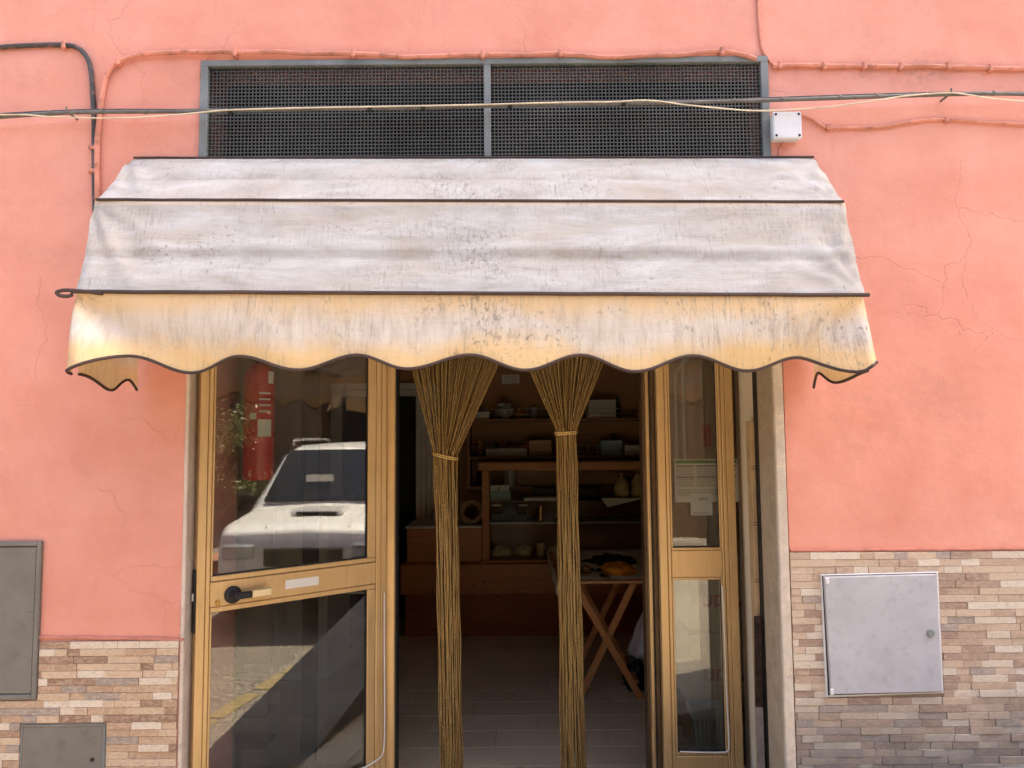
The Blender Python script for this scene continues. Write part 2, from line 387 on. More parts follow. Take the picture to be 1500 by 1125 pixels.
M['darkcable'] = basic('dark_cable', (.045, .042, .042), .5, dirt=.85, dirtcol=(.36, .16, .12), scale=9)
M['greycable'] = basic('grey_cable', (.12, .115, .105), .55, dirt=.5, dirtcol=(.04, .035, .035), scale=10)
M['cream'] = basic('cream_wire', (.62, .53, .38), .55, bump=0, dirt=.3)
M['boxgrey'] = basic('pale_grey_plastic', (.62, .62, .63), .45, bump=.05, var=.06, dirt=.12)
M['metergrey'] = basic('lavender_grey_plastic', (.40, .395, .43), .5, bump=.05, var=.08, dirt=.5, dirtcol=(.24, .225, .235), scale=9)
M['olive'] = basic('olive_grey_metal', (.165, .152, .135), .5, bump=.06, var=.14, dirt=.5, dirtcol=(.095, .075, .055), scale=6)
M['jamb'] = marble('travertine_jamb', (.44, .37, .30), (.60, .52, .44), (.70, .56, .42))
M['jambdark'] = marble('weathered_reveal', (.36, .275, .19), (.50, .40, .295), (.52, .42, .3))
M['jambwhite'] = marble('pale_marble', (.52, .42, .35), (.64, .53, .45), (.45, .34, .27))
M['grout'] = basic('grout', (.30, .225, .175), .9)
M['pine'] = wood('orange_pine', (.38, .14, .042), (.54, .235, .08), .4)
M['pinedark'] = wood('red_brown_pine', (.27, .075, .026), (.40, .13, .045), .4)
M['trestle'] = wood('trestle_wood', (.40, .17, .06), (.56, .26, .10), .5, knots=False)
M['shelfwood'] = wood('dark_shelf_wood', (.22, .105, .045), (.32, .16, .07), .5, knots=False)
M['whiteenamel'] = basic('white_enamel', (.66, .64, .60), .4, bump=.03, var=.06)
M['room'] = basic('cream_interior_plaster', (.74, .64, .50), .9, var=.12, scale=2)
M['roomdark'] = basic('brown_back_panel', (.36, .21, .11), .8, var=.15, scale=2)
M['ceil'] = basic('interior_ceiling', (.70, .64, .55), .9, var=.05)
M['floor'] = floor_tile(); M['asphalt'] = asphalt()
M['red'] = basic('extinguisher_red', (.60, .022, .018), .3, bump=0, var=.08)
M['paper'] = basic('white_paper', (.72, .71, .66), .7, bump=.02, var=.04)
M['print'] = basic('dark_print', (.10, .09, .085), .8, bump=0)
M['printgrey'] = basic('grey_print', (.40, .38, .35), .8, bump=0, var=.35, scale=160)
M['green'] = basic('green_print', (.10, .26, .07), .7, bump=0)
M['redprint'] = basic('red_print', (.44, .07, .04), .8, bump=0, var=.1)
M['carton'] = basic('brown_carton', (.54, .37, .22), .85, bump=.05, var=.08, scale=4)
M['basket'] = basic('white_plastic', (.62, .62, .60), .4, bump=0, var=.05)
M['bagwhite'] = basic('white_plastic_bag', (.62, .61, .64), .45, bump=.2, bscale=25)
M['darkgreen'] = basic('dark_green_glass', (.03, .06, .03), .15, bump=0)
M['orange'] = basic('orange_bag', (.62, .24, .02), .45, bump=.3, bscale=30)
M['blackitem'] = basic('black_leather', (.015, .013, .012), .5)
M['tan'] = basic('tan_leather', (.34, .18, .07), .6)
M['tan2'] = basic('tan_tile', (.46, .32, .18), .5, bump=.1)
M['dough'] = basic('pale_yellow_food', (.58, .45, .20), .6, bump=.3, bscale=40)
M['teal'] = basic('pale_teal_carton', (.30, .46, .46), .6)
M['tape'] = basic('brown_paper_roll', (.33, .21, .10), .6, bump=0)
M['brass'] = basic('brass', (.50, .30, .08), .3, .8, bump=0)
M['pale_brass'] = basic('pale_brass', (.78, .62, .38), .35, .5, bump=0, var=.05)
M['steel'] = basic('steel', (.5, .5, .5), .35, .8, bump=0)
M['char'] = basic('rusty_bar_dark', (.032, .016, .011), .85, dirt=.6, dirtcol=(.16, .09, .06), scale=20, bump=.6, bscale=60)
M['charpale'] = basic('rusty_bar_pale', (.34, .27, .24), .85, dirt=.6, dirtcol=(.12, .07, .05), scale=14, bump=.4)
M['bottle'] = basic('clear_plastic', (.30, .32, .31), .25, bump=0)
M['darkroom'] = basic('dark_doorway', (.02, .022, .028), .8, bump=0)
M['carwhite'] = carpaint((.82, .82, .80)); M['carglass'] = basic('car_glass', (.012, .015, .018), .06, bump=0, spec=.8)
M['tyre'] = basic('tyre_rubber', (.02, .02, .02), .8); M['rim'] = basic('wheel_rim', (.4, .4, .4), .3, .8, bump=0)
M['lamp'] = basic('headlight', (.55, .57, .58), .1, .2, bump=0)
M['leaf'] = basic('olive_leaf', (.17, .20, .06), .5, var=.5, scale=14, bump=0); M['bark'] = basic('bark', (.16, .12, .085), .9)
M['clay'] = basic('terracotta', (.36, .15, .08), .8)
M['facade2'] = basic('ochre_facade', (.15, .105, .065), .9, var=.12, scale=1.2, bump=.3, bscale=30)
M['shutter'] = basic('brown_shutter', (.10, .06, .035), .6)
M['concrete'] = basic('rough_concrete', (.16, .155, .145), .9, var=.3, scale=5, bump=.6, bscale=50)
M['plasterlip'] = basic('plaster_lip', (.50, .195, .145), .9, var=.2, scale=10, bump=.5, bscale=40, dirt=.4, dirtcol=(.25, .11, .09))

# ------------------------------------------------------------------ the setting: street, pink house, room
FRAME_Y = .60                                                            # plane of the shop front inside the recess
XL, XR = WX(278, 700, 0), WX(1139, 800, 0)                               # door opening between the jambs
struct('street', MB().add([(-60, -60, -.15), (60, -60, -.15), (60, 40, -.15), (-60, 40, -.15)], [(0, 1, 2, 3)]), M['asphalt'])
cr = W(1460, 1122, 0); cr2 = W(1500, 1112, 0); sl = (cr2.z - cr.z) / (cr2.x - cr.x) * .8
x0 = cr.x - (cr.z + .16) / sl; x1 = cr.x + 1.0; zt1 = cr.z + sl * 1.0 * .6
rp = MB(); rp.add([(x0, -.55, -.16), (cr.x, -.55, cr.z), (x1, -.55, zt1), (14, -.55, zt1), (14, -.55, -.2), (x0, 0.02, -.16), (cr.x, .02, cr.z), (x1, .02, zt1), (14, .02, zt1), (14, .02, -.2)],
       [(0, 1, 6, 5), (1, 2, 7, 6), (2, 3, 8, 7), (4, 3, 2, 1, 0), (5, 6, 7, 8, 9), (3, 4, 9, 8), (0, 5, 9, 4)])
struct('pavement_ramp', rp, M['concrete'])

HB = 14.0; TH = .55
vl, vr = WX(294, 160, 0), WX(1126, 160, 0); vt = WZ(710, 87, 0); vb = 2.42
house = thing('pink_house', 'salmon pink rendered shop house with cracked stucco around the shop door', 'building', (0, 0, -.15))
wm = MB()
wm.box(-12, XL - .023, 0, TH, -.3, HB); wm.box(XR + .045, 14, 0, TH, -.3, HB)
wm.box(XL - .023, XR + .045, 0, TH, 2.24, vb); wm.box(XL - .023, XR + .045, 0, TH, vt, HB)
wm.box(XL - .023, vl, 0, TH, vb, vt)
if vr < XR + .045: wm.box(vr, XR + .045, 0, TH, vb, vt)
obj('wall', wm, M['stucco'], house)
# travertine jambs (their reveals lie in the door recess)
XJ = WX(1155, 800, -.01)
jb = MB().box(XR, XJ, -.014, .012, -.3, 2.23, .004); obj('door_jamb', jb, M['jamb'], house)['label'] = 'speckled pale travertine door jamb'
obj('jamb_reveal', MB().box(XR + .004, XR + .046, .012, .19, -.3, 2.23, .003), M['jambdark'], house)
obj('door_jamb', MB().box(XL - .022, XL - .006, -.004, .16, -.3, 2.23, .003), M['jambwhite'], house)
# plaster lip above the tile plinths
lipL0, lipL1 = W(58, 933, 0), W(270, 936, 0); lipR0, lipR1 = W(1157, 806, 0), W(1560, 803, 0)
def lip(a, b):
    n = 60; pts = []; rr = []
    for i in range(n + 1):
        p = a.lerp(b, i / n); q = noise.noise((p.x * 9, 3, 0)) * .003 + noise.noise((p.x * 31, 7, 0)) * .0015
        pts.append((p.x, -.001, p.z + q)); rr.append(.0075 + .003 * noise.noise((p.x * 14, 1, 5)))
    return MB().tube(pts, rr, 8)
obj('plaster_edge', lip(lipL0, lipL1), M['plasterlip'], house, True); obj('plaster_edge', lip(lipR0, lipR1), M['plasterlip'], house, True)

# room behind the shop front
RX0, RX1, RY1, RZ = -1.95, 1.95, 4.0, 3.15
def ri(x0, x1, y0, y1, z0, z1): return MB().box(x0, x1, y0, y1, z0, z1)
struct('shop_wall_left', ri(RX0 - .1, RX0, TH, RY1, -.2, RZ), M['room']); struct('shop_wall_right', ri(RX1, RX1 + .1, TH, RY1, -.2, RZ), M['room'])
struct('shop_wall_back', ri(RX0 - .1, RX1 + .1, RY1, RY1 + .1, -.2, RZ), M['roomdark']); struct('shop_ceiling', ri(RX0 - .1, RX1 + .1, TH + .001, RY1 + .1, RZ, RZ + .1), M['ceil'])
fl = struct('shop_floor', MB().box(RX0 - .1, RX1 + .1, -.02, RY1 + .1, -.3, -.006), M['grout'])
# floor slabs laid in staggered rows
sw, sh = .60, .22
slabs = {}
def slab(x0, x1, y0, y1):
    key = (round(x1 - x0, 3), round(y1 - y0, 3))
    if key not in slabs:
        mb = MB().box(0, key[0], 0, key[1], -.006, 0, .0012); o = obj('floor_slab', mb, M['floor'], fl); slabs[key] = o.data
    else:
        o = bpy.data.objects.new('floor_slab', slabs[key]); C.objects.link(o); o.parent = fl
    o.location = (x0, y0, 0)
y = .02; k = 0
while y < 3.3:
    offx = (k * .37) % sw; x = -1.25 - offx
    while x < 1.5:
        slab(x, x + sw - .003, y, y + sh - .003); x += sw
    y += sh; k += 1

# ------------------------------------------------------------------ strip-stone plinths
def cladding(label, x0, x1, z0, z1, tilt, holes, sides, seed):
    rnd = random.Random(seed)
    t = thing('stone_strip_plinth', label, 'tiled wall', ((x0 + x1) / 2, 0, z0))
    bk = MB(); ym = -.004
    bk.add([(x0, ym, z0), (x1, ym, z0), (x1, ym, z1 + tilt * (x1 - x0)), (x0, ym, z1)], [(0, 1, 2, 3)])
    obj('grout_bed', bk, M['grout'], t)
    rh = .0268; r = 0; z = z1 - rh
    while z > z0 - rh:
        x = x0 - rnd.random() * .12
        while x < x1:
            L = rnd.choice((.05, .075, .09, .11, .13, .155, .18)) * rnd.uniform(.9, 1.1)
            a, b = max(x, x0), min(x + L, x1); x += L
            if b - a < .012: continue
            segs = [(a, b)]
            for (hx0, hx1, hz0, hz1) in holes:
                if z + rh > hz0 + .004 and z < hz1 - .004:
                    ns = []
                    for (p, q) in segs:
                        if q <= hx0 or p >= hx1: ns.append((p, q)); continue
                        if p < hx0: ns.append((p, hx0))
                        if q > hx1: ns.append((hx1, q))
                    segs = ns
            for (p, q) in segs:
                if q - p < .01: continue
                d = rnd.uniform(.0065, .0125); zz = z + tilt * ((p + q) / 2 - x0)
                zt, zb = zz + rh - .0008, zz + .0002
                for (hx0, hx1, hz0, hz1) in holes:
                    if q > hx0 + .002 and p < hx1 - .002:
                        if zb < hz1 < zt: zb = hz1
                        if zb < hz0 < zt: zt = hz0
                if zt - zb < .004: continue
                g = .0004
                mb = MB().box(p + g, q - g, -d, -.003, zb, zt, .0008)
                obj('stone_strip', mb, M['strip'], t)
        z -= rh; r += 1
    return t
# meter doors: corner pixels give their wall positions
def rect(pl, pt, pr, pb, y=0): return (WX(pl, (pt + pb) / 2, y), WX(pr, (pt + pb) / 2, y), WZ((pl + pr) / 2, pb, y), WZ((pl + pr) / 2, pt, y))
cabA = rect(-120, 793, 60, 1024); cabB = rect(30, 1060, 154, 1230); cabC = rect(1205, 841, 1377, 1017)
zl = WZ(165, 937, 0)
cladding('warm beige stone-strip tiles between the olive meter doors and the shop door', WX(-30, 1000, 0), XL - .024, .17, zl - .004, .0, [(cabA[0] - .01, cabA[1] + .004, cabA[2] - .006, 9), (cabB[0] - .004, cabB[1] + .004, cabB[2] - .01, cabB[3] + .003)], 0, 3)
zr = WZ(1160, 808, 0); tl = (WZ(1500, 806, 0) - zr) / (WX(1500, 806, 0) - XJ)
cladding('greyer grimy stone-strip tiles around the lavender grey meter door', XJ + .004, WX(1512, 950, 0), .19, zr - .002, tl, [(cabC[0] + .004, cabC[1] - .002, cabC[2] + .002, cabC[3] - .002)], 0, 5)

# ------------------------------------------------------------------ meter cabinets
def cab_box(mb, x0, x1, y0, y1, z0, z1, c): return mb.box(x0, x1, y0, y1, z0, z1, c)
a = thing('meter_cabinet', 'tall olive grey metal meter door half set in pink wall, lozenge lock plate', 'meter cabinet', ((cabA[0] + cabA[1]) / 2, 0, cabA[2]), group=None)
x0, x1, z0, z1 = cabA
fr = MB().box(x1 - .018, x1, -.016, .03, z0, z1, .003).box(x0, x1 - .018, -.016, .03, z1 - .018, z1, .003).box(x0, x1 - .018, -.016, .03, z0, z0 + .018, .003)
obj('frame', fr, M['olive'], a); d = obj('door', MB().box(x0, x1 - .021, -.010, .03, z0 + .021, z1 - .021, .002), M['olive'], a)
lk = W(40, 902, -.012); pl = MB(); pp = [(-.028, 0), (-.012, .014), (.012, .014), (.028, 0), (.012, -.014), (-.012, -.014)]
pl.add([(lk.x + p, -.012, lk.z + q) for p, q in pp] + [(lk.x + p, -.009, lk.z + q) for p, q in pp], [tuple(range(6)), tuple(range(11, 5, -1))] + [(i, (i + 1) % 6, (i + 1) % 6 + 6, i + 6) for i in range(6)])
obj('lock_plate', pl, M['olive'], d)
obj('backing', MB().box(x0, x1 - .001, .031, .04, z0, z1), M['black'], a)
b = thing('meter_cabinet', 'low olive grey metal meter door with small black keyhole in beige tiles', 'meter cabinet', ((cabB[0] + cabB[1]) / 2, 0, cabB[2]))
x0, x1, z0, z1 = cabB
obj('frame', MB().box(x0, x0 + .006, -.008, .02, z0, z1).box(x1 - .010, x1, -.008, .02, z0, z1).box(x0 + .006, x1 - .010, -.008, .02, z1 - .006, z1), M['ventgrey'], b)
d = obj('door', MB().box(x0 + .009, x1 - .013, -.005, .02, z0, z1 - .009, .002), M['olive'], b)
lk = W(135, 1113, -.006); obj('keyhole', MB().lathe([(.008, -.0065), (.008, -.004)], 14, (lk.x, 0, lk.z), 'Y'), M['black'], d)
c = thing('meter_cabinet', 'square lavender grey plastic meter door standing proud of the tiles, round knob', 'meter cabinet', ((cabC[0] + cabC[1]) / 2, 0, cabC[2]))
c0 = [W(1207, 845, -.03), W(1371, 841, -.03), W(1380, 1013, -.03), W(1217, 1017, -.03)]
c1 = [W(1203, 842, -.02), W(1375, 838, -.02), W(1383, 1016, -.02), W(1211, 1022, -.02)]
def quadplate(pts, y0, y1, ch=.003):
    cx = sum(p.x for p in pts) / 4; cz = sum(p.z for p in pts) / 4; mb = MB()
    ins = [(p.x + (cx - p.x) * ch / .2, p.z + (cz - p.z) * ch / .2) for p in pts]
    vs = [(p.x, y1, p.z) for p in pts] + [(p.x, y0 + ch, p.z) for p in pts] + [(q[0], y0, q[1]) for q in ins]
    fs = [(3, 2, 1, 0), (8, 9, 10, 11)] + [(i, (i + 1) % 4, (i + 1) % 4 + 4, i + 4) for i in range(4)] + [(4 + i, (i + 1) % 4 + 4, (i + 1) % 4 + 8, i + 8) for i in range(4)]
    return mb.add(vs, fs)
obj('frame', quadplate(c1, -.018, .0, .002), M['boxgrey'], c)
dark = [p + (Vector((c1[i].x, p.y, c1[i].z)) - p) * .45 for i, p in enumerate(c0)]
obj('gap_shadow_plate', quadplate(dark, -.0205, -.0181, .001), M['black'], c)  # black plate drawn in as the shade of the door gap
d = obj('door', quadplate(c0, -.034, -.0206, .0025), M['metergrey'], c)
kb = W(1364, 928, -.04); obj('knob', MB().lathe([(.013, -.042), (.013, -.036), (.010, -.033)], 18, (kb.x, 0, kb.z), 'Y'), M['ventgrey'], d, True)
for (hx, hy) in ((1211, 851), (1218, 1013)):
    h = W(hx, hy, -.035); obj('hinge', MB().box(h.x - .007, h.x + .007, -.042, -.0345, h.z - .012, h.z + .012, .003), M['boxgrey'], d)

# ------------------------------------------------------------------ vent grille above the awning
v = thing('vent_grille', 'wide dark wire mesh transom in grey metal frame above the awning', 'vent', ((vl + vr) / 2, 0, vb))
fw = .030; xm = WX(714, 165, 0)
g = MB().box(vl, vr, -.012, .03, vt - fw * .8, vt, .002).box(vl, vl + fw, -.012, .03, vb, vt - fw * .8, .002).box(vr - fw, vr, -.012, .03, vb, vt - fw * .8, .002)
obj('frame', g, M['ventgrey'], v); obj('mullion', MB().box(xm - .014, xm + .014, -.010, .03, vb, vt - fw * .8, .002), M['ventgrey'], v)
for (a0, a1) in ((vl + fw, xm - .014), (xm + .014, vr - fw)):
    mb = MB(); p = .0145; n = int((a1 - a0) / p); rw = .0019
    for i in range(1, n + 1):
        x = a0 + i * (a1 - a0) / (n + 1); mb.box(x - rw, x + rw, .006, .010, vb, vt - fw * .8)
    nz = int((vt - fw * .8 - vb) / p)
    for i in range(1, nz + 1):
        z = vb + i * (vt - fw * .8 - vb) / (nz + 1); mb.box(a0, a1, .0055, .0097, z - rw, z + rw)
    obj('wire_mesh', mb, M['wire'], v, kind='stuff'); obj('vent_dark_sheet', MB().box(a0, a1, .200, .204, vb, vt), M['ventdark'], v)  # dark sheet painted in for the unlit depth behind the mesh

# ------------------------------------------------------------------ awning
AWL, AWR = -1.445, 1.150; YM, YF = -.32, -.48
aw = thing('shop_awning', 'grimy off-white shop awning with scalloped valance and brown binding', 'awning', (0, 0, WZ(750, 233, 0)))
def ends(pl, yl, pr, yr, y): return W(pl, yl, y), W(pr, yr, y)
T0, T1 = ends(192, 233, 1196, 232, -.01); M0, M1 = ends(137, 293, 1240, 296, YM); F0, F1 = ends(107, 428, 1271, 433, YF)
def lerp(a, b, t): return a + (b - a) * t
uvs = []
def wrinkle(u, s, span):
    """folds fanning out of the bar ends; u 0..1 across, s 0..1 down the panel"""
    X = u * span; d = 0
    for side in (0, 1):
        xx = X if side == 0 else span - X
        for (s0, amp) in ((0, 1.0), (1, .8)):
            ds = abs(s - s0) * .30; r = math.hypot(xx, ds) + 1e-4; ang = math.atan2(ds, xx + .01)
            ph = 1.7 * side + 2.3 * s0
            d += amp * .017 * (.6 - 1.5 * abs(math.sin(ang * 6.5 + ph + 1.2 * noise.noise((r * 4, ang * 2, side * 5 + s0))))) * math.exp(-r / .22) * min(1, r / .06) * (1 - math.exp(-ds / .05))
    d += .005 * noise.noise((X * 1.6, s * 2.2, 3.1)) + .0018 * noise.noise((X * 5.5, s * 5, 9.1)) + .0016 * noise.noise((X * 16, s * 9, 1.1))
    return d * min(1, s * 8, (1 - s) * 8)
cloth = MB(); cuv = []
def panel(A0, A1, B0, B1, shape, v0, v1, nu=170, nv=22):
    span = (A1 - A0).length
    nrm = (B0 - A0).cross(A1 - A0).normalized()
    if nrm.y > 0: nrm = -nrm
    o = len(cloth.v)
    for j in range(nv + 1):
        for i in range(nu + 1):
            u, s = i / nu, j / nv
            p = lerp(lerp(A0, A1, u), lerp(B0, B1, u), s)
            endf = min(1, u * span / .12, (1 - u) * span / .12)
            p = p + nrm * (wrinkle(u, s, span) + shape(s) * (.35 + .65 * endf))
            q = min(u, 1 - u) * span
            if q < .03: p.y += (1 - math.cos((1 - q / .03) * math.pi / 2)) * .012
            cloth.v.append(tuple(p)); cuv.append((lerp(A0, A1, u).x + 2, lerp(v0, v1, s)))
    for j in range(nv):
        for i in range(nu):
            a = o + j * (nu + 1) + i; cloth.f.append((a, a + 1, a + nu + 2, a + nu + 1))
    # end gore: from the panel end straight back to the house wall
    for (uu, flip) in ((0, 0), (nu, 1)):
        o2 = len(cloth.v); ng = 5
        for j in range(nv + 1):
            e = Vector(cloth.v[o + j * (nu + 1) + uu])
            for k in range(ng + 1):
                t = k / ng; cloth.v.append((e.x + (.006 * math.sin(j * .9) * t), lerp(e.y, -.004, t), e.z)); cuv.append((e.y * (1 - t) + uu * .01, lerp(v0, v1, j / nv)))
        for j in range(nv):
            for k in range(ng):
                a = o2 + j * (ng + 1) + k; cloth.f.append((a, a + 1, a + ng + 2, a + ng + 1))
def s1(s): return -.007 * math.exp(-((s - .52) / .05) ** 2) + .006 * math.exp(-((s - .25) / .2) ** 2) + .010 * math.sin(math.pi * s)
def s2(s): return .010 * math.exp(-((s - .52) / .035) ** 2) - .006 * math.exp(-((s - .60) / .06) ** 2) - .008 * math.sin(math.pi * s) + .006 * math.exp(-((s - .05) / .05) ** 2)
panel(T0, T1, M0, M1, s1, 0, .33); panel(M0, M1, F0, F1, s2, .33, .97)
cloth.uv = cuv
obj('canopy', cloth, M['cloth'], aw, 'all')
# scalloped valance: front and both sides
lows = [(98, 546), (188, 521), (275, 545), (347, 521), (437, 542), (522, 520), (598, 541), (688, 520), (770, 543), (850, 520), (930, 545), (1015, 521), (1097, 543), (1174, 522), (1248, 547), (1276, 532)]
lowx = [W(p, q, YF - .01) for p, q in lows]
V0 = W(98, 431, YF - .008); V1 = W(1276, 433, YF - .008)
def scallop(x):
    if x <= lowx[0].x: return lowx[0].z
    for a_, b_ in zip(lowx, lowx[1:]):
        if x <= b_.x:
            t = (x - a_.x) / (b_.x - a_.x); t = .5 - .5 * math.cos(math.pi * t); return lerp(a_.z, b_.z, t)
    return lowx[-1].z
val = MB(); vuv = []; nu, nv = 260, 18; edge = []
for j in range(nv + 1):
    for i in range(nu + 1):
        u, s = i / nu, j / nv; x = lerp(V0.x, V1.x, u)
        zt = lerp(F0.z, F1.z, (x - F0.x) / (F1.x - F0.x)); zb = scallop(x); z = lerp(zt, zb, s)
        dl = x - V0.x; dr = V1.x - x
        y = YF - .006 - .010 * s
        # cone folds from the two corners
        for (dd, ph, A, wd) in ((dl, .0, .075, 1), (dr, .8, .060, 1)):
            ang = math.atan2(dd, (zt - z) + .012); y += -A * math.sin(ang * 4.6 + ph) * s * math.exp(-dd / .38) * 1.2
        y += (.008 * noise.noise((x * 2.2, s * 1.5, 4)) + .004 * noise.noise((x * 7, s * 3, 8))) * s
        y += .008 * s * s * math.sin(2 * math.pi * (x - lowx[2].x) / .39)
        if dl < .05: y += (1 - math.cos((1 - dl / .05) * math.pi / 2)) * .05
        if dr < .05: y += (1 - math.cos((1 - dr / .05) * math.pi / 2)) * .05
        val.v.append((x, y, z)); vuv.append((x + 2, 1.002 + (zt - z)))
        if j == nv: edge.append((x, y, z))
for j in range(nv):
    for i in range(nu):
        a = j * (nu + 1) + i; val.f.append((a, a + 1, a + nu + 2, a + nu + 1))
val.uv = vuv
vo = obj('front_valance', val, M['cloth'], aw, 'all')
obj('binding', MB().tube(edge[::2] + [edge[-1]], .0052, 6), M['brown'], vo, True)
def side_valance(x, ye, edgepx, curl):
    zt0 = F0.z if x < 0 else F1.z; n = 40; sv = MB(); su = []; eg = []
    pts = [W(p, q, 0) for p, q in edgepx]
    for j in range(13):
        for i in range(n + 1):
            t = i / n; y = lerp(YF + .045, ye, t); s = j / 12
            zb = curl(t); z = lerp(zt0 - .002, zb, s)
            xx = x + (.012 * math.sin(t * 5 + 1) * s) + (-1 if x < 0 else 1) * -.010 * s * math.sin(math.pi * t)
            sv.v.append((xx, y, z)); su.append((y + 4, 1.002 + (zt0 - z)))
            if j == 12: eg.append((xx, y, z))
    for j in range(12):
        for i in range(n):
            a = j * (n + 1) + i; sv.f.append((a, a + 1, a + n + 2, a + n + 1))
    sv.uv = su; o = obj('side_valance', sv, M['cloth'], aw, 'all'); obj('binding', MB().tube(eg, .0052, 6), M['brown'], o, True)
zlow = W(180, 571, -.25).z; zhi = W(204, 556, -.10).z
side_valance(V0.x + .006, -.03, [], lambda t: lerp(lowx[0].z, zlow, .5 - .5 * math.cos(math.pi * min(1, t / .50))) if t < .50 else (lerp(zlow, zhi, .5 - .5 * math.cos(math.pi * min(1, (t - .50) / .36))) if t < .86 else lerp(zhi, zhi - .035, ((t - .86) / .14) ** 1.5)))
zr1 = W(1228, 560, -.27).z; zr2 = W(1196, 546, -.12).z
side_valance(V1.x - .006, -.03, [], lambda t: lerp(lowx[-1].z - .02, zr1, .5 - .5 * math.cos(math.pi * min(1, t / .45))) if t < .45 else (lerp(zr1, zr2, .5 - .5 * math.cos(math.pi * min(1, (t - .45) / .37))) if t < .82 else lerp(zr2, zr2 - .050, ((t - .82) / .18) ** 1.4)))
# bars with brown piping
def bar(a, b, dy, r, dz=0): 
    n = 24; return MB().tube([(lerp(a.x, b.x, i / n), lerp(a.y, b.y, i / n) + dy, lerp(a.z, b.z, i / n) + dz + .0016 * noise.noise((i * .7, 0, 0))) for i in range(n + 1)], r, 8)
obj('piping', bar(M0 + Vector((.012, .02, 0)), M1 + Vector((-.012, .02, 0)), -.026, .0052), M['brown'], aw, True)
obj('piping', bar(F0, F1, -.010, .0066), M['brown'], aw, True)
obj('piping', bar(T0 + Vector((.012, 0, 0)), T1 + Vector((-.012, 0, 0)), -.004, .0045, .004), M['brown'], aw, True)
lp = [W(q[0], q[1], YF - .012) for q in ((150, 430), (125, 427), (100, 425), (88, 426), (83, 429), (88, 433), (99, 434), (106, 432))]
obj('end_loop', MB().tube(smoothpath(lp, 5), .0062, 8), M['brown'], aw, True)
# bars inside the canopy, arms back to the wall
obj('frame_bar', MB().tube([F0 + Vector((.03, .03, .0)), F1 + Vector((-.03, .03, 0))], .012, 8), M['steel'], aw, True)
for xx in (AWL + .06, AWR - .06):
    obj('frame_arm', MB().tube([(xx, YF + .03, F0.z), (xx, -.01, F0.z + .10)], .010, 8), M['steel'], aw, True)

# ------------------------------------------------------------------ cables on the facade
def cable(name, label, cat, pts, r, y, mat, clips=(), clipmat=None, group=None, wob=.0):
    P = []
    for q in pts:
        yy = q[2] if len(q) > 2 else y; P.append(W(q[0], q[1], yy))
    r = r * 1.15; sp = smoothpath(P, 7)
    sp = [p + Vector((0, 0, noise.noise((p.x * 8, p.z * 8, r * 999)) * wob)) for p in sp]
    t = thing(name, label, cat, tuple(P[0]), group=group)
    obj('sheath', MB().tube(sp, [r * (1 + .10 * noise.noise((p.x * 12, p.z * 12, 4))) for p in sp], 8), mat, t, True)
    for (cx, cy, vert) in clips:
        c_ = W(cx, cy, y); w_, h_ = (.008, r + .006) if not vert else (r + .006, .008)
        obj('clip', MB().box(c_.x - w_, c_.x + w_, y - r - .004, 0, c_.z - h_, c_.z + h_, .003), clipmat or mat, t)
    return t
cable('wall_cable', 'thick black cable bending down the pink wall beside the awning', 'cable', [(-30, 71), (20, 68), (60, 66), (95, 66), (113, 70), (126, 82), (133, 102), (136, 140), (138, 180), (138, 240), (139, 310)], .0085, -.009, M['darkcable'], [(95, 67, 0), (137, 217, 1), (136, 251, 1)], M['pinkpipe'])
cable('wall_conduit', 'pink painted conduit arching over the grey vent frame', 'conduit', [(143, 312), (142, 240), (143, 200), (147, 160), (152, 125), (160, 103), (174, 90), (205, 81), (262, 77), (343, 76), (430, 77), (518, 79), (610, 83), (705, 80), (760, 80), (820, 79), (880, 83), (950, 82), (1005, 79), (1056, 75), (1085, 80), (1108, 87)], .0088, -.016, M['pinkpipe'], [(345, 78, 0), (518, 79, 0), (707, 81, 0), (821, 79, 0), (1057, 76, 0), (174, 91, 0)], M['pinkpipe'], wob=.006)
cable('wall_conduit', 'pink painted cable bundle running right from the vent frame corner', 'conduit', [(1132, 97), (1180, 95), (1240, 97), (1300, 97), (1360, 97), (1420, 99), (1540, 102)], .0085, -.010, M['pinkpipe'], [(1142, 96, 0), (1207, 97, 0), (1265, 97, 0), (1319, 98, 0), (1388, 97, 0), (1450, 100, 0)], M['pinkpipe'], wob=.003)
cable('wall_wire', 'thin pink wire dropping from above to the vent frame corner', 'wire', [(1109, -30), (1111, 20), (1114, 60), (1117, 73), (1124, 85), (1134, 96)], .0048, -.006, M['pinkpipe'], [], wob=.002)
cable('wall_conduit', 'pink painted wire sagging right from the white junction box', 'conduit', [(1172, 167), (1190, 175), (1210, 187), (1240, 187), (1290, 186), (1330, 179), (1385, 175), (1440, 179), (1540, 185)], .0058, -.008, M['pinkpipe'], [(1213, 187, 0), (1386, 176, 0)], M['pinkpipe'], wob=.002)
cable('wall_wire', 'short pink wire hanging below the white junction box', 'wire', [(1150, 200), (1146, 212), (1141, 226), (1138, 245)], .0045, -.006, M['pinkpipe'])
YC = -.060
mc = cable('overhead_cable', 'taut grey cable bundle crossing in front of the vent with tape wraps', 'cable', [(-60, 175), (20, 170), (80, 166), (150, 164), (290, 163), (450, 160), (620, 158), (715, 155), (900, 152), (1010, 150), (1150, 146), (1300, 141), (1400, 138), (1450, 137), (1560, 139)], .0072, YC, M['greycable'])
sp = smoothpath([W(q[0], q[1], YC - .002) for q in [(-60, 171), (20, 166), (80, 163), (150, 161), (290, 161), (450, 158), (620, 155), (715, 153), (900, 149), (1010, 148), (1150, 143), (1300, 138), (1400, 136), (1560, 136)]], 6)
obj('second_core', MB().tube(sp, .0045, 7), M['darkcable'], mc, True)
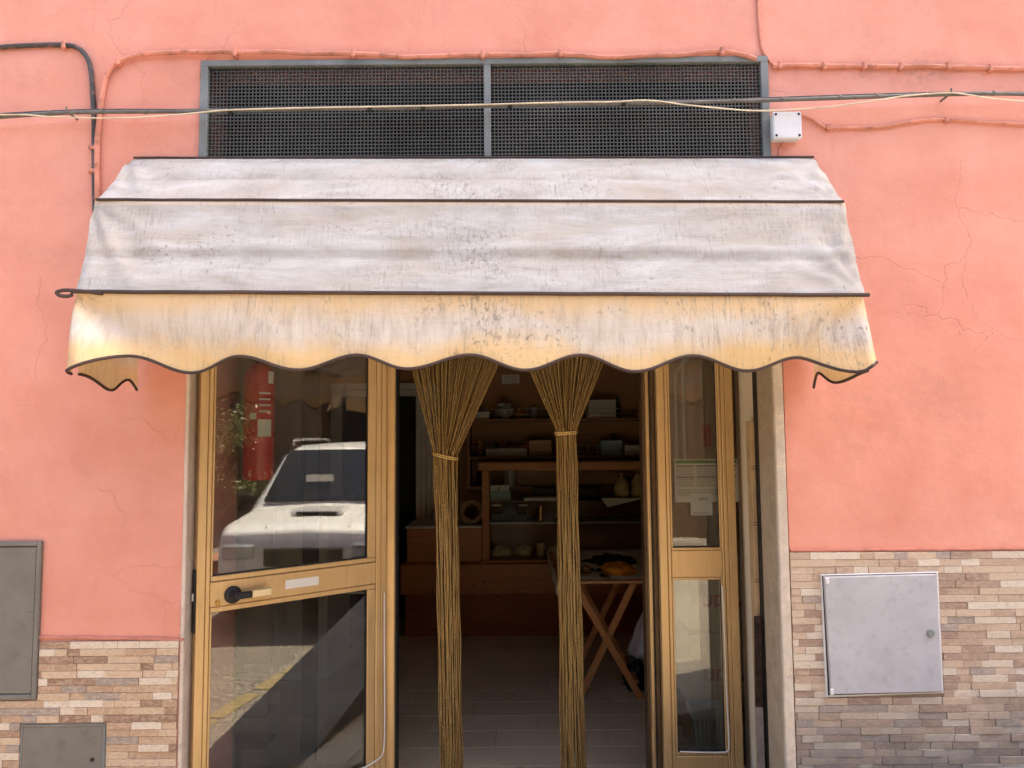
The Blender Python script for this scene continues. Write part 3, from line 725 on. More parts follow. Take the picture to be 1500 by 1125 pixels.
for (cx, cy) in ((338, 163), (542, 160), (620, 158), (747, 155), (913, 151)):
    c_ = W(cx, cy, YC); obj('tape_wrap', MB().tube([c_ + Vector((-.008, 0, 0)), c_ + Vector((.008, 0, 0))], .0125, 8), M['black'], mc)
for (cx, cy) in ((75, 166), (150, 164), (213, 164), (392, 161), (450, 160), (590, 159), (650, 157), (800, 154), (865, 152), (1075, 148), (1145, 146), (1230, 143), (1284, 141), (1337, 139), (1356, 139), (1455, 137)):
    c_ = W(cx, cy, YC); obj('cable_tie', MB().tube([c_ + Vector((-.004, 0, .001)), c_ + Vector((.004, 0, .001))], .0105, 8), M['greycable'], mc)
for (cx, cy) in ((1391, 138), (100, 165)):
    c_ = W(cx, cy, YC); obj('wall_hook', MB().tube([(c_.x, -.0, c_.z - .0), (c_.x, YC - .012, c_.z + .0), (c_.x, YC - .012, c_.z + .018)], .004, 6), M['greycable'], mc)
cable('loose_wire', 'thin cream wire wound loosely along the grey overhead cable', 'wire', [(-60, 167), (0, 168), (35, 168), (75, 171), (140, 173), (200, 172), (260, 168), (300, 164), (340, 161), (450, 158), (620, 155), (715, 153), (820, 150), (900, 149), (935, 147), (965, 148), (1000, 153), (1050, 158), (1100, 162), (1150, 161), (1210, 157), (1270, 149), (1330, 140), (1390, 136), (1420, 139), (1460, 145), (1560, 153)], .0026, YC - .012, M['cream'])
# white junction box
jb = thing('junction_box', 'white square plastic junction box on pink wall by the vent', 'junction box', tuple(W(1153, 203, 0)))
p0, p1 = W(1133, 203, -.05), W(1174, 163, -.05)
obj('base', MB().box(p0.x + .003, p1.x - .003, -.034, 0, p0.z + .003, p1.z - .003, .004), M['boxgrey'], jb)
ld = obj('cover', MB().box(p0.x, p1.x, -.052, -.034, p0.z, p1.z, .005), M['boxgrey'], jb)
for ix in (0, 1):
    for iz in (0, 1):
        cx = (p0.x + .012, p1.x - .012)[ix]; cz = (p0.z + .012, p1.z - .012)[iz]
        obj('screw', MB().lathe([(.0050, -.0535), (.0050, -.051)], 10, (cx, 0, cz), 'Y'), M['black'], ld)

# ------------------------------------------------------------------ shop front: fixed frames
def framebars(t, bars, mat='gold', name='stile'):
    for b_ in bars: obj(name, MB().box(*b_, .003), M[mat], t)
ZT = 2.2
HX0, HX1 = WX(582, 800, FRAME_Y), WX(946, 800, FRAME_Y)               # the clear doorway
# left sidelight: from the recess end to the hinge post
SLX0 = -1.36
sl_ = thing('sidelight_window', 'fixed gold framed sidelight behind the open glass door', 'window', (SLX0, FRAME_Y, 0))
framebars(sl_, [(SLX0, SLX0 + .075, FRAME_Y - .02, FRAME_Y + .05, 0, ZT)])
obj('hinge_post', MB().box(HX0 - .052, HX0 - .006, FRAME_Y - .035, FRAME_Y + .05, 0, ZT, .004), M['gold'], sl_)
obj('hinge_post_edge', MB().box(HX0 - .006, HX0, FRAME_Y - .010, FRAME_Y + .06, 0, ZT, .001), M['black'], sl_)
obj('rail', MB().box(SLX0 + .075, HX0 - .052, FRAME_Y - .015, FRAME_Y + .045, 0, .12, .003), M['gold'], sl_)
obj('rail', MB().box(SLX0 + .075, HX0 - .052, FRAME_Y - .015, FRAME_Y + .045, ZT - .08, ZT, .003), M['gold'], sl_)
obj('pane', MB().box(SLX0 + .075, HX0 - .052, FRAME_Y + .014, FRAME_Y + .018, .12, ZT - .08), M['glass'], sl_)
obj('inner_post', MB().box(-.98, -.91, FRAME_Y + .03, FRAME_Y + .06, .12, ZT - .08, .003), M['bronze'], sl_)
# recess linings on both sides
obj('recess_lining', MB().box(XL - .024, XL - .004, .161, .20, -.1, 2.23), M['bronze'], sl_)
obj('recess_lining', MB().box(SLX0 - .03, SLX0 - .001, .20, FRAME_Y + .05, -.1, 2.23), M['room'], sl_)
# right sidelight
SRX0, SRX1 = HX1 + .035, 1.13
sr = thing('sidelight_window', 'fixed narrow gold framed sidelight with notice, behind the folded leaf', 'window', (SRX1, FRAME_Y, 0))
obj('pane', MB().box(SRX0 + .04, SRX1 - .06, FRAME_Y + .014, FRAME_Y + .018, .12, ZT - .08), M['glass'], sr)
obj('rail', MB().box(SRX0 + .04, SRX1 - .06, FRAME_Y - .01, FRAME_Y + .045, -.0, .12, .003), M['gold'], sr)
obj('rail', MB().box(SRX0 + .04, SRX1 - .06, FRAME_Y - .01, FRAME_Y + .045, ZT - .08, ZT, .003), M['gold'], sr)
obj('stile', MB().box(SRX1 - .06, SRX1, FRAME_Y - .03, FRAME_Y + .05, 0, ZT, .003), M['gold'], sr)
# stepped hinge post of folded profiles
hx = [(944, 950, .62, .70, 'bronze'), (950, 955, .58, .68, 'gold'), (955, 958.5, .57, .66, 'black'), (958, 963, .545, .62, 'bronze'), (963, 966, .55, .60, 'black')]
for i, (a0, a1, ya, yb, mm) in enumerate(hx):
    x0_, x1_ = WX(a0, 800, ya), WX(a1, 800, ya); obj('hinge_profile', MB().box(x0_, x1_, ya, yb, 0, ZT, .001), M[mm], sr)
hp = W(957, 1085, .54); obj('hinge', MB().tube([(hp.x, .538, hp.z - .05), (hp.x, .538, hp.z + .05)], .006, 8), M['gold'], sr, True)
# post beside the jamb, with a dark gap and a narrow patterned tile strip
px0, px1 = WX(1089, 800, .54), WX(1106, 800, .54)
obj('frame_post', MB().box(px0, px1, .54, FRAME_Y - .031, 0, ZT, .003), M['gold'], sr)
obj('frame_post', MB().box(px1, px1 + .012, .45, FRAME_Y - .032, 0, ZT, .002), M['gold'], sr)
px2, px3 = WX(1107.5, 900, .30), WX(1114, 900, .30)
tsp = obj('tile_strip', MB().box(px2, px3, .30, .36, 0, WZ(1105, 617, .30), .002), M['tan2'], sr)
zz = .05
while zz < 1.55:
    obj('tile_joint', MB().box(px2 - .001, px3 + .001, .2985, .2995, zz, zz + .0035).box(px2 - .001, px3 + .001, .2985, .2995, zz + .012, zz + .0145), M['shutter'], tsp); zz += .235
obj('gap_shade_strip', MB().box(px3, px3 + .005, .24, .31, 0, ZT, .001), M['black'], sr)  # black strip set in as the shadow of the gap by the reveal
obj('recess_lining', MB().box(px3 + .012, px3 + .035, .19, .60, -.1, 2.23), M['room'], sr)
# ceiling of the recess
obj('recess_soffit', MB().box(SLX0, SRX1, .0, FRAME_Y + .06, 2.201, 2.238), M['bronze'], sr)
# doorway head
obj('door_head', MB().box(HX0, HX1, FRAME_Y - .02, FRAME_Y + .05, 2.12, ZT, .003), M['gold'], sl_)

# ------------------------------------------------------------------ the open glass door (free edge with the handle stands out towards the street)
ANG = 39.0
A = W(288, 870, .03)
t_ = Vector((math.cos(R(ANG)), math.sin(R(ANG)), 0))
# width: the leaf's hinge edge falls on pixel column 566
lo, hi = .4, 1.4
def colpx(P):
    q = ROT.transposed() @ (P - CAM); return 750 + FPX * q.x / -q.z
for _ in range(40):
    mid_ = (lo + hi) / 2
    if colpx(Vector((A.x, A.y, 1.0)) + t_ * mid_) < 566: lo = mid_
    else: hi = mid_
LW = lo
def leafz(px, py):
    """height on the leaf plane"""
    d = ROT @ Vector(((px - 750) / FPX, -(py - 562.5) / FPX, -1.0)); n = Vector((-t_.y, t_.x, 0))
    k = (Vector((A.x, A.y, 0)) - CAM).dot(n) / d.dot(n); P = CAM + d * k
    return (P - Vector((A.x, A.y, 0))).dot(t_), P.z
door = thing('glass_door', 'gold aluminium glass door standing open, black-and-gold lever handle', 'door', (A.x, A.y, 0), R(ANG))
def lb(name, x0, x1, y0, y1, z0, z1, m='gold', c=.003, par=None): return obj(name, MB().box(x0, x1, y0, y1, z0, z1, c), M[m], par or door, local=True)
zr0 = (leafz(302, 903)[1] + leafz(568, 857)[1]) / 2; zr1_ = (leafz(302, 848)[1] + leafz(568, 812)[1]) / 2; ub = leafz(545, 1117)
ST = .050; SR = .052; BD = .022; zb = max(.06, ub[1] - .01); TH2 = .045
lb('stile', 0, ST - .018, 0, TH2, .01, 2.12); lb('stile', ST - .0165, ST, .001, TH2, .01, 2.12)
lb('stile', LW - SR, LW - .028, .0, TH2, .01, 2.12); lb('stile', LW - .0265, LW, .002, TH2, .01, 2.12)
lb('stile_groove', ST - .018, ST - .0165, .004, TH2 - .004, .01, 2.12, 'black', 0); lb('stile_groove', LW - .028, LW - .0265, .004, TH2 - .004, .01, 2.12, 'black', 0)
lb('mid_rail', ST + .001, LW - SR - .001, .001, TH2, zr0 + BD, zr1_ - BD); lb('bottom_rail', ST + .001, LW - SR - .001, .001, TH2, .01, zb - BD); lb('top_rail', ST + .001, LW - SR - .001, .001, TH2, 2.04, 2.12)
for (za, zc, nm) in ((zb, zr0, 'lower'), (zr1_, 2.02, 'upper')):
    # glazing beads frame each pane
    lb('glazing_bead', ST + .002, LW - SR - .002, .004, .020, za - BD + .0015, za - .0005, c=.002); lb('glazing_bead', ST + .002, LW - SR - .002, .004, .020, zc + .0005, zc + BD - .0015, c=.002)
    lb('glazing_bead', LW - SR - .040, LW - SR - .0015, .004, .022, za, zc, c=.002); lb('glazing_bead', ST + .0015, ST + .010, .004, .020, za, zc, c=.002)
    lb('gasket', ST + .010, LW - SR - .040, .0125, .016, za, za + .005, 'black', 0); lb('gasket', LW - SR - .044, LW - SR - .040, .0125, .016, za, zc, 'black', 0)
    lb('pane', ST + .010, LW - SR - .041, .017, .021, za, zc, 'glass', 0)
# lever handle, key, label, lock keep
hu, hz = leafz(341, 871)
ro = obj('handle', MB().lathe([(.034, 0), (.034, -.006), (.030, -.010), (.018, -.012), (.016, -.034)], 24, (hu, 0, hz), 'Y'), M['black'], door, True, True)
h2 = leafz(364, 869)[0]; h3 = leafz(392, 866)[0]
obj('lever_grip', MB().box(hu - .008, h2, -.050, -.030, hz - .013, hz + .013, .004), M['black'], ro, local=True)
obj('lever', MB().box(h2, h3, -.050, -.030, hz - .014, hz + .016, .003), M['pale_brass'], ro, local=True)
ku, kz = leafz(319, 882); obj('key_cylinder', MB().lathe([(.009, .001), (.009, -.008)], 14, (ku, 0, kz), 'Y').box(ku - .004, ku + .004, -.010, 0, kz - .020, kz, .002), M['brass'], door, local=True)
u0, z0_ = leafz(418, 861); u1, z1_ = leafz(467, 846); lb('sticker', u0, u1, -.0008, .001, (z0_ + z1_) / 2 - .018, (z0_ + z1_) / 2 + .018, 'paper', 0)
lb('lock_box', -.006, -.0005, .006, TH2 - .006, hz - .13, hz + .11, 'black', .002); lb('latch', -.014, -.006, .012, .030, hz - .008, hz + .022, 'steel', .002)
gp = [leafz(q[0], q[1]) for q in ((562, 868), (562, 950), (562.5, 1040), (562, 1085), (559, 1104), (552, 1112), (538, 1121), (524, 1128))]
obj('loose_gasket', MB().tube(smoothpath([(a_, -.006, b_) for a_, b_ in gp], 5), .0032, 7), M['paper'], door, True, True)

# ------------------------------------------------------------------ narrow leaf folded back in front of the right sidelight
LY = .50
nl = thing('narrow_glass_door', 'narrow gold glass door leaf folded back beside the travertine jamb', 'door', (WX(1020, 1000, LY), LY, 0))
def lx(px): return WX(px, 805, LY)
def lzv(py): return WZ(1020, py, LY)
def nb(name, a, b_, y0, y1, z0, z1, m='gold', c=.003): return obj(name, MB().box(a, b_, y0, y1, z0, z1, c), M[m], nl)
e = [lx(q) for q in (966.5, 978, 983.5, 1055, 1062, 1068, 1080)]
nb('stile', e[0], e[1], LY, LY + .045, .01, 2.12); nb('stile', e[1] + .0015, e[2], LY + .002, LY + .045, .01, 2.12)
nb('stile', e[3] + .010, e[4], LY + .002, LY + .045, .01, 2.12); nb('stile', e[4] + .0015, e[5], LY, LY + .045, .01, 2.12); nb('stile', e[5] + .0015, e[6], LY + .001, LY + .045, .01, 2.12)
nb('stile_groove', e[0] + .003, e[6] - .003, LY + .010, LY + .040, .01, .04, 'black', 0)
mr0, mr1 = lzv(850), lzv(802); zb2 = lzv(1103)
nb('mid_rail', e[2] + .001, e[3] + .009, LY + .001, LY + .045, mr0 + .012, mr1 - .012); nb('bottom_rail', e[2] + .001, e[3] + .009, LY + .001, LY + .045, .01, zb2 - .014); nb('top_rail', e[2] + .001, e[3] + .009, LY + .001, LY + .045, 2.04, 2.12)
for (za, zc) in ((zb2, mr0), (mr1, 2.02)):
    nb('glazing_bead', e[2] + .001, e[3] + .009, LY + .004, LY + .02, za - .0125, za - .0005, c=.002); nb('glazing_bead', e[2] + .001, e[3] + .009, LY + .004, LY + .02, zc + .0005, zc + .0115, c=.002)
    nb('glazing_bead', e[2] + .001, e[2] + .008, LY + .004, LY + .02, za, zc, c=.001); nb('glazing_bead', e[3] + .001, e[3] + .009, LY + .004, LY + .02, za, zc, c=.001)
    nb('gasket', e[2] + .008, e[3] + .001, LY + .0125, LY + .016, za, za + .005, 'black', 0); nb('gasket', e[3] - .003, e[3] + .001, LY + .0125, LY + .016, za + .005, zc, 'black', 0)
    nb('pane', e[2] + .008, e[3] - .003, LY + .017, LY + .021, za, zc, 'glass', 0)
gp = [W(q[0], q[1], LY - .006) for q in ((1058, 858), (1061, 930), (1064, 1010), (1067, 1070), (1068, 1092), (1066, 1100), (1058, 1102), (1030, 1102), (996, 1101))]
obj('loose_gasket', MB().tube(smoothpath(gp, 5), .0032, 7), M['paper'], nl, True)

# scorched bar leaning beside the post
p0, p1, p2 = W(1110, 903, .27), W(1112, 1035, .27), W(1115, 1118, .27)
st = thing('rusty_bar', 'rusty flat bar, pale at its foot, leaning by the travertine jamb', 'bar', (p2.x, .27, 0))
foot = p1 + (p2 - p1) * ((p1.z - .0) / (p1.z - p2.z))
obj('upper_part', MB().quadbar(p0, p1, .028, .014), M['char'], st); obj('lower_part', MB().quadbar(p1, foot, .026, .013), M['charpale'], st)

# ------------------------------------------------------------------ cord curtains
def curtain(label, top, tie, bot, seed):
    rnd = random.Random(seed); YC_ = FRAME_Y + .015
    (tl_, tr_, tpy), (kl, kr, kpy), (bl, br, bpy_) = top, tie, bot
    tA, tB = W(tl_, tpy, YC_), W(tr_, tpy, YC_); kA, kB = W(kl, kpy, YC_), W(kr, kpy, YC_); bA, bB = W(bl, bpy_, YC_), W(br, bpy_, YC_)
    # carry the fan up to the rail under the door head
    ext = (2.10 - tA.z) / (tA.z - kA.z); rA = tA + (tA - kA) * ext; rB = tB + (tB - kB) * ext; rA.z = rB.z = 2.10
    t = thing('cord_curtain', label, 'curtain', (rA.x * .5 + rB.x * .5, YC_, 0), group=None)
    mb = MB(); n = 52
    for i in range(n):
        u = (i + .5) / n; lay = i % 3
        jit = rnd.uniform(-.4, .4) / n
        a0 = rA.lerp(rB, u + jit) + Vector((0, (lay - 1) * .006, 0))
        uk = .5 + (u - .5) * .98 + rnd.uniform(-.05, .05); bulge = math.sqrt(max(.03, 1 - (2 * uk - 1) ** 2)) * .030
        fr = -1 if lay == 0 else (.9 if lay == 2 else rnd.uniform(-.9, .5))
        a1 = kA.lerp(kB, uk) + Vector((0, bulge * fr, 0))
        ub_ = .5 + (u - .5) * 1.0 + rnd.uniform(-.07, .07)
        a2 = bA.lerp(bB, ub_) + Vector((0, bulge * fr, 0)); a2.z = .015 + rnd.uniform(0, .03)
        pts = []; rr = []
        L1 = (a1 - a0).length; k1 = int(L1 / .011)
        for k in range(k1):
            s = k / k1; q = a0.lerp(a1, s); q.y += .004 * math.sin(s * 9 + i); q.z -= .0
            pts.append(q)
        L2 = (a2 - a1).length; k2 = int(L2 / .011)
        for k in range(k2 + 1):
            s = k / k2; q = a1.lerp(a2, s); q.x += .004 * math.sin(s * (5 + i % 4) + i * 1.3) + .002 * math.sin(s * 23 + i); pts.append(q)
        for k in range(len(pts)): rr.append(.0037 if k % 2 else .0019)
        mb.tube(pts, rr, 5)
    obj('cord_strands', mb, M['strand'], t, True, kind='stuff')
    kc = kA.lerp(kB, .5); rx = (kB - kA).length / 2 + .004; tp = []
    for k in range(25):
        a_ = 2 * math.pi * k / 24; tp.append((kc.x + rx * math.cos(a_), kc.y + .040 * math.sin(a_), kc.z + tilt_[0] * math.cos(a_) + .004 * math.sin(a_)))
    tb = MB().tube(tp, .0042, 6); tb.tube([(p[0], p[1], p[2] - .009) for p in tp], .0042, 6)
    obj('tie_cord', tb, M['cordpale'], t, True)
    obj('rail', MB().box(rA.x - .01, rB.x + .01, YC_ - .012, YC_ + .012, 2.10, 2.118, .002), M['bronze'], t)
M['strand'] = strand_mat(); M['cordpale'] = basic('pale_tie_cord', (.48, .33, .13), .6, bump=.3, bscale=200)
tilt_ = [-.014]; curtain('golden brown cord curtain, wide fan tied low with a slanting cord', (603, 729, 540), (635, 669, 666), (646, 677, 1122), 1)
tilt_ = [.003]; curtain('golden brown cord curtain, narrower fan tied high with a level cord', (772, 881, 540), (814, 844, 632), (824, 857, 1122), 2)

# ------------------------------------------------------------------ inside the shop
CD = WF(750, 931, 0).y                                                    # counter front plane where it meets the floor
def cx_(px, py, y=None): return W(px, py, CD if y is None else y)
ct = thing('shop_counter', 'low orange pine shop counter with knotty front across the room', 'counter', (0, CD, 0))
c_l = WX(588, 900, CD); c_r = 1.5
zA, zB, zC = WZ(750, 868, CD), WZ(750, 826, CD - .06), WZ(640, 771, CD)
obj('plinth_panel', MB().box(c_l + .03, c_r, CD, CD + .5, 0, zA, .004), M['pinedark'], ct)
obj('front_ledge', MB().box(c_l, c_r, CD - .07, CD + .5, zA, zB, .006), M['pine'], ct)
xcase = WX(706, 750, CD)
obj('back_panel', MB().box(c_l + .04, xcase - .002, CD + .02, CD + .5, zB, zC - .02, .004), M['pine'], ct)
obj('worktop', MB().box(c_l + .03, xcase - .003, CD + .005, CD + .52, zC - .02, zC, .003), M['whiteenamel'], ct)
# display case standing on it
dc = thing('display_case', 'pine framed glass display case standing on the counter', 'display case', (xcase, CD, zB))
z_t0, z_t1 = WZ(800, 689, CD), WZ(800, 677, CD); pw = WX(718, 750, CD) - WX(707, 750, CD)
obj('top_rail', MB().box(xcase - .03, c_r, CD - .02, CD + .45, z_t0, z_t1, .006), M['trestle'], dc)
obj('corner_post', MB().box(xcase, xcase + pw, CD - .008, CD + .03, zB + .02, z_t0, .004), M['trestle'], dc)
obj('corner_post', MB().box(xcase, xcase + pw, CD + .40, CD + .44, zB + .02, z_t0, .004), M['trestle'], dc)
obj('bottom_rail', MB().box(xcase - .02, c_r, CD - .02, CD + .45, zB + .0005, zB + .022, .004), M['trestle'], dc)
zs1, zs2 = WZ(800, 733, CD + .08), WZ(800, 765, CD + .04)
obj('glass_shelf', MB().box(xcase + pw, c_r, CD + .06, CD + .40, zs1 - .008, zs1, .001), M['shelfglass'], dc)
obj('white_shelf', MB().box(xcase + pw, c_r, CD + .03, CD + .40, zs2 - .012, zs2, .002), M['whiteenamel'], dc)
obj('case_back', MB().box(xcase + pw, c_r, CD + .44, CD + .45, zB + .022, z_t0), M['shelfwood'], dc)
obj('pane', MB().box(xcase + pw, c_r, CD + .006, CD + .010, zB + .022, z_t0), M['caseglass'], dc)
def put(name, label, cat, mb, mat, group=None, smooth=False): return tag(obj(name, mb, M[mat], None, smooth), label, cat, group)
def boxat(px0, px1, pyb, pyt, y, dep, z0=None, c=.003):
    a_ = W(px0, pyb, y); b_ = W(px1, pyt, y); zz0 = a_.z if z0 is None else z0
    return MB().box(a_.x, b_.x, y, y + dep, zz0, max(b_.z, zz0 + .012), c)
yb = CD + .12
bx_ = boxat(718, 748, 727, 720, yb, .12, zs1 + .0005); put('carton', 'flat pale teal carton under two white boxes in the display case', 'box', bx_, 'teal')
zt_ = max(v_[2] for v_ in bx_.v) + .0005
for (a_, b_, nn) in ((718, 730.5, 'left'), (731.5, 746, 'right')):
    put('small_white_box', 'small white box on top of the teal carton', 'box', boxat(a_, b_, 719, 711, yb + .01, .08, zt_), 'paper', 'white boxes on the teal carton')
put('paper_sheet', 'white paper sheet lying folded over the glass shelf edge', 'paper', boxat(768, 815, 734, 729, CD + .055, .2, zs1 + .001, .0), 'paper')
put('dark_tray', 'low black tray behind the papers on the glass shelf', 'tray', boxat(782, 880, 722, 714, CD + .26, .1, zs1 + .001), 'blackitem')
pt = W(885, 729, CD + .05); pn = MB(); pq = [W(880, 729.5, CD + .052), W(945, 729.5, CD + .052), W(890, 743, CD + .048)]
pn.add([tuple(q) for q in pq] + [(q.x, q.y + .002, q.z) for q in pq], [(0, 1, 2), (5, 4, 3), (0, 3, 4, 1), (1, 4, 5, 2), (2, 5, 3, 0)])
put('napkin', 'pale napkin corner hanging off the glass shelf', 'napkin', pn, 'paper')
# food bags
def bag(px, py_b, py_t, wpx, y, zbase, label, mat, name='food_bag', cat='bag'):
    b0 = W(px, py_b, y); b1 = W(px, py_t, y); wd = wpx / FPX * (y + 2.85) / 2; h = b1.z - zbase
    mb = MB()
    def fn(u, v_):
        a_ = u * 2 * math.pi; prof = [(0, .55), (.08, .95), (.35, 1.0), (.6, .85), (.78, .5), (.86, .16), (.93, .22), (1, .30)]
        for (p, q), (p2, q2) in zip(prof, prof[1:]):
            if v_ <= p2 + 1e-9: rr = lerp(q, q2, (v_ - p) / (p2 - p)); break
        k = 1 + .16 * noise.noise((math.cos(a_) * 2.2 + px, math.sin(a_) * 2.2, v_ * 4))
        return (b0.x + wd * rr * k * math.cos(a_), y + wd * rr * k * math.sin(a_), zbase + h * v_)
    mb.grid(fn, 20, 18); o = put(name, label, cat, mb, mat, None, 'all'); return o
bag(911, 727, 693, 23, CD + .2, zs1 + .001, 'knotted clear bag of pale yellow food beside the cord curtain', 'dough'); bag(935, 727, 690, 21, CD + .2, zs1 + .001, 'knotted clear bag of pale yellow food next to the hinge post', 'dough')
# scale, tins, cup in the case
put('weighing_scale', 'black shop scale on the white shelf of the display case', 'scale', boxat(736, 757, 758, 735, CD + .12, .12, zs2 + .001).add(*[list(q) for q in (lambda m_: (m_.v, m_.f))(boxat(720, 772, 758, 752, CD + .12, .14, zs2 + .001))]), 'blackitem')
for (a_, b_) in ((720, 734), (759, 773)):
    put('price_card', 'small white card by the black scale', 'card', boxat(a_, b_, 742, 739, CD + .10, .02, WZ(740, 742, CD + .10)), 'paper', 'cards by the scale')
cc = W(792, 760, CD + .12); put('brass_cup', 'small brass cup on the white shelf', 'cup', MB().lathe([(.022, zs2 + .001), (.024, WZ(792, 741, CD + .12))], 16, (cc.x, CD + .12, 0)), 'brass', None, True)
cc = W(792, 818, CD + .2); put('paper_cup', 'pale cup standing in the bottom of the display case', 'cup', MB().lathe([(.030, zB + .024), (.040, WZ(792, 795, CD + .2))], 18, (cc.x, CD + .2, 0)), 'dough', None, True)
for i, (px, wpx) in enumerate(((735, 34), (768, 26), (815, 30))):
    cc = W(px, 815, CD + .25); mb = MB(); wd = wpx / FPX * (CD + 3.1) / 2
    def fn(u, v_, cc=cc, wd=wd, i=i):
        a_ = u * 2 * math.pi; b_ = v_ * math.pi / 2; k = 1 + .25 * noise.noise((math.cos(a_) * 1.5 + i * 7, math.sin(a_) * 1.5, v_ * 3))
        return (cc.x + wd * math.cos(a_) * math.cos(b_) * k, CD + .25 + .08 * math.sin(a_) * math.cos(b_) * k, zB + .0235 + .075 * math.sin(b_) * k)
    mb.grid(fn, 18, 8); put('bread_heap', ('lumpy loaf in the case by the corner post', 'lumpy loaf in the case middle', 'lumpy loaf in the case behind the pale cup')[i], 'bread', mb, 'dough', None, 'all')
# tape roll and parcel on the worktop
rc = W(691, 752, CD + .12); rr_ = 17.5 / FPX * (CD + 2.97)
ring = MB(); nn = 28; vs = []
for (r_, y_) in ((rr_, 0), (rr_, .07), (rr_ * .62, .07), (rr_ * .62, 0)):
    vs += [(rc.x + r_ * math.cos(2 * math.pi * k / nn), CD + .12 + y_, zC + rr_ + .001 + r_ * math.sin(2 * math.pi * k / nn)) for k in range(nn)]
ring.add(vs, [(j * nn + k, j * nn + (k + 1) % nn, ((j + 1) % 4) * nn + (k + 1) % nn, ((j + 1) % 4) * nn + k) for j in range(4) for k in range(nn)])
put('paper_roll', 'brown wrapping roll standing on the white worktop', 'roll', ring, 'tape', None, True)
bag(652, 769, 738, 38, CD + .25, zC + .001, 'crumpled pale bag on the white worktop behind the curtain', 'bagwhite')
# plastic tub with handle on the case
tb = thing('plastic_tub', 'clear plastic tub with white bail handle behind the case rail', 'tub', tuple(W(747, 712, CD + .47)))
ty = RY1 - .42; 
q0 = W(747, 712, ty); q1 = W(747, 688, ty)
obj('tub_body', MB().lathe([(.050, q0.z), (.058, q1.z), (.060, q1.z + .01)], 18, (q0.x, ty, 0)), M['bottle'], tb, True)
obj('handle', MB().tube([(q0.x + .045 * math.cos(math.pi * k / 12), ty, q1.z + .07 * math.sin(math.pi * k / 12) * .9) for k in range(13)], .004, 6), M['whiteenamel'], tb, True)
# wall shelves with goods
SY = RY1 - .34
shl = {}
for (py, nm) in ((613, 'upper'), (668, 'lower'), (712, 'bottom')):
    zz = WZ(800, py, SY); sh_ = thing('wall_shelf', {'upper': 'brown wooden wall shelf with wire rails below the wall sign', 'lower': 'brown wooden wall shelf with pale boxes above the display case', 'bottom': 'brown wooden wall shelf carrying the clear tub behind the display case'}[nm], 'shelf', (0, SY, zz))
    obj('board', MB().box(WX(688, py, SY), 1.93, SY, RY1 - .002, zz - .022, zz, .003), M['shelfwood'], sh_)
    if nm != 'bottom':
        for dz in (.035, .085):
            obj('wire_rail', MB().tube([(WX(690, py, SY), SY + .01, zz + dz), (1.9, SY + .01, zz + dz)], .0028, 6), M['steel'], sh_)
    shl[nm] = zz
obj('shelf_side', MB().box(WX(684, 640, SY), WX(688, 640, SY), SY, RY1 - .002, shl['bottom'] - .022, shl['upper'] + .3), M['shelfwood'], sh_)
for (a_, b_, pt_, nm, mat, lab) in ((697, 717, 603, 'upper', 'paper', 'small pale box at the end of the upper shelf'), (728, 752, 592, 'upper', 'bottle', 'glass bowl stack on the upper shelf under the sign'), (862, 903, 585, 'upper', 'whiteenamel', 'stack of white trays on the upper shelf'), (712, 772, 657, 'lower', 'paper', 'long pale tray on the lower shelf'),
                            (775, 808, 645, 'lower', 'carton', 'open carton on the lower shelf between the curtains'), (880, 911, 645, 'lower', 'teal', 'upright pale carton on the lower shelf'), (914, 944, 652, 'lower', 'whiteenamel', 'low white carton by the hinge post on the lower shelf')):
    zz = shl[nm]; a__ = WX(a_, 640, SY + .08); b__ = WX(b_, 640, SY + .08); zt_ = WZ((a_ + b_) / 2, pt_, SY + .08)
    if mat == 'bottle':
        put('glass_bowl', lab, 'bowl', MB().lathe([(.04, zz + .001), (.075, zz + .05), (.08, zz + .09), (.05, zz + .10), (.075, zz + .14)], 18, ((a__ + b__) / 2, SY + .12, 0)), 'bottle', None, True)
    elif 'stack' in lab:
        tr = thing('tray_stack', lab, 'trays', (a__, SY, zz))
        k = 0; z_ = zz + .001
        while z_ < zt_ - .012: obj('tray', MB().box(a__ + .004 * (k % 3), b__ - .003 * (k % 2), SY + .05, SY + .27, z_, z_ + .014, .003), M['whiteenamel'], tr); z_ += .0165; k += 1
    else:
        put('shelf_box', lab, 'box', MB().box(a__, b__, SY + .06, SY + .24, zz + .001, zt_, .004), mat)
rnd = random.Random(31)
CW = {'shutter': 'brown', 'darkgreen': 'dark green', 'tan': 'tan', 'bottle': 'grey glass', 'dough': 'pale yellow', 'orange': 'orange', 'redprint': 'red', 'whiteenamel': 'white', 'brass': 'brass'}
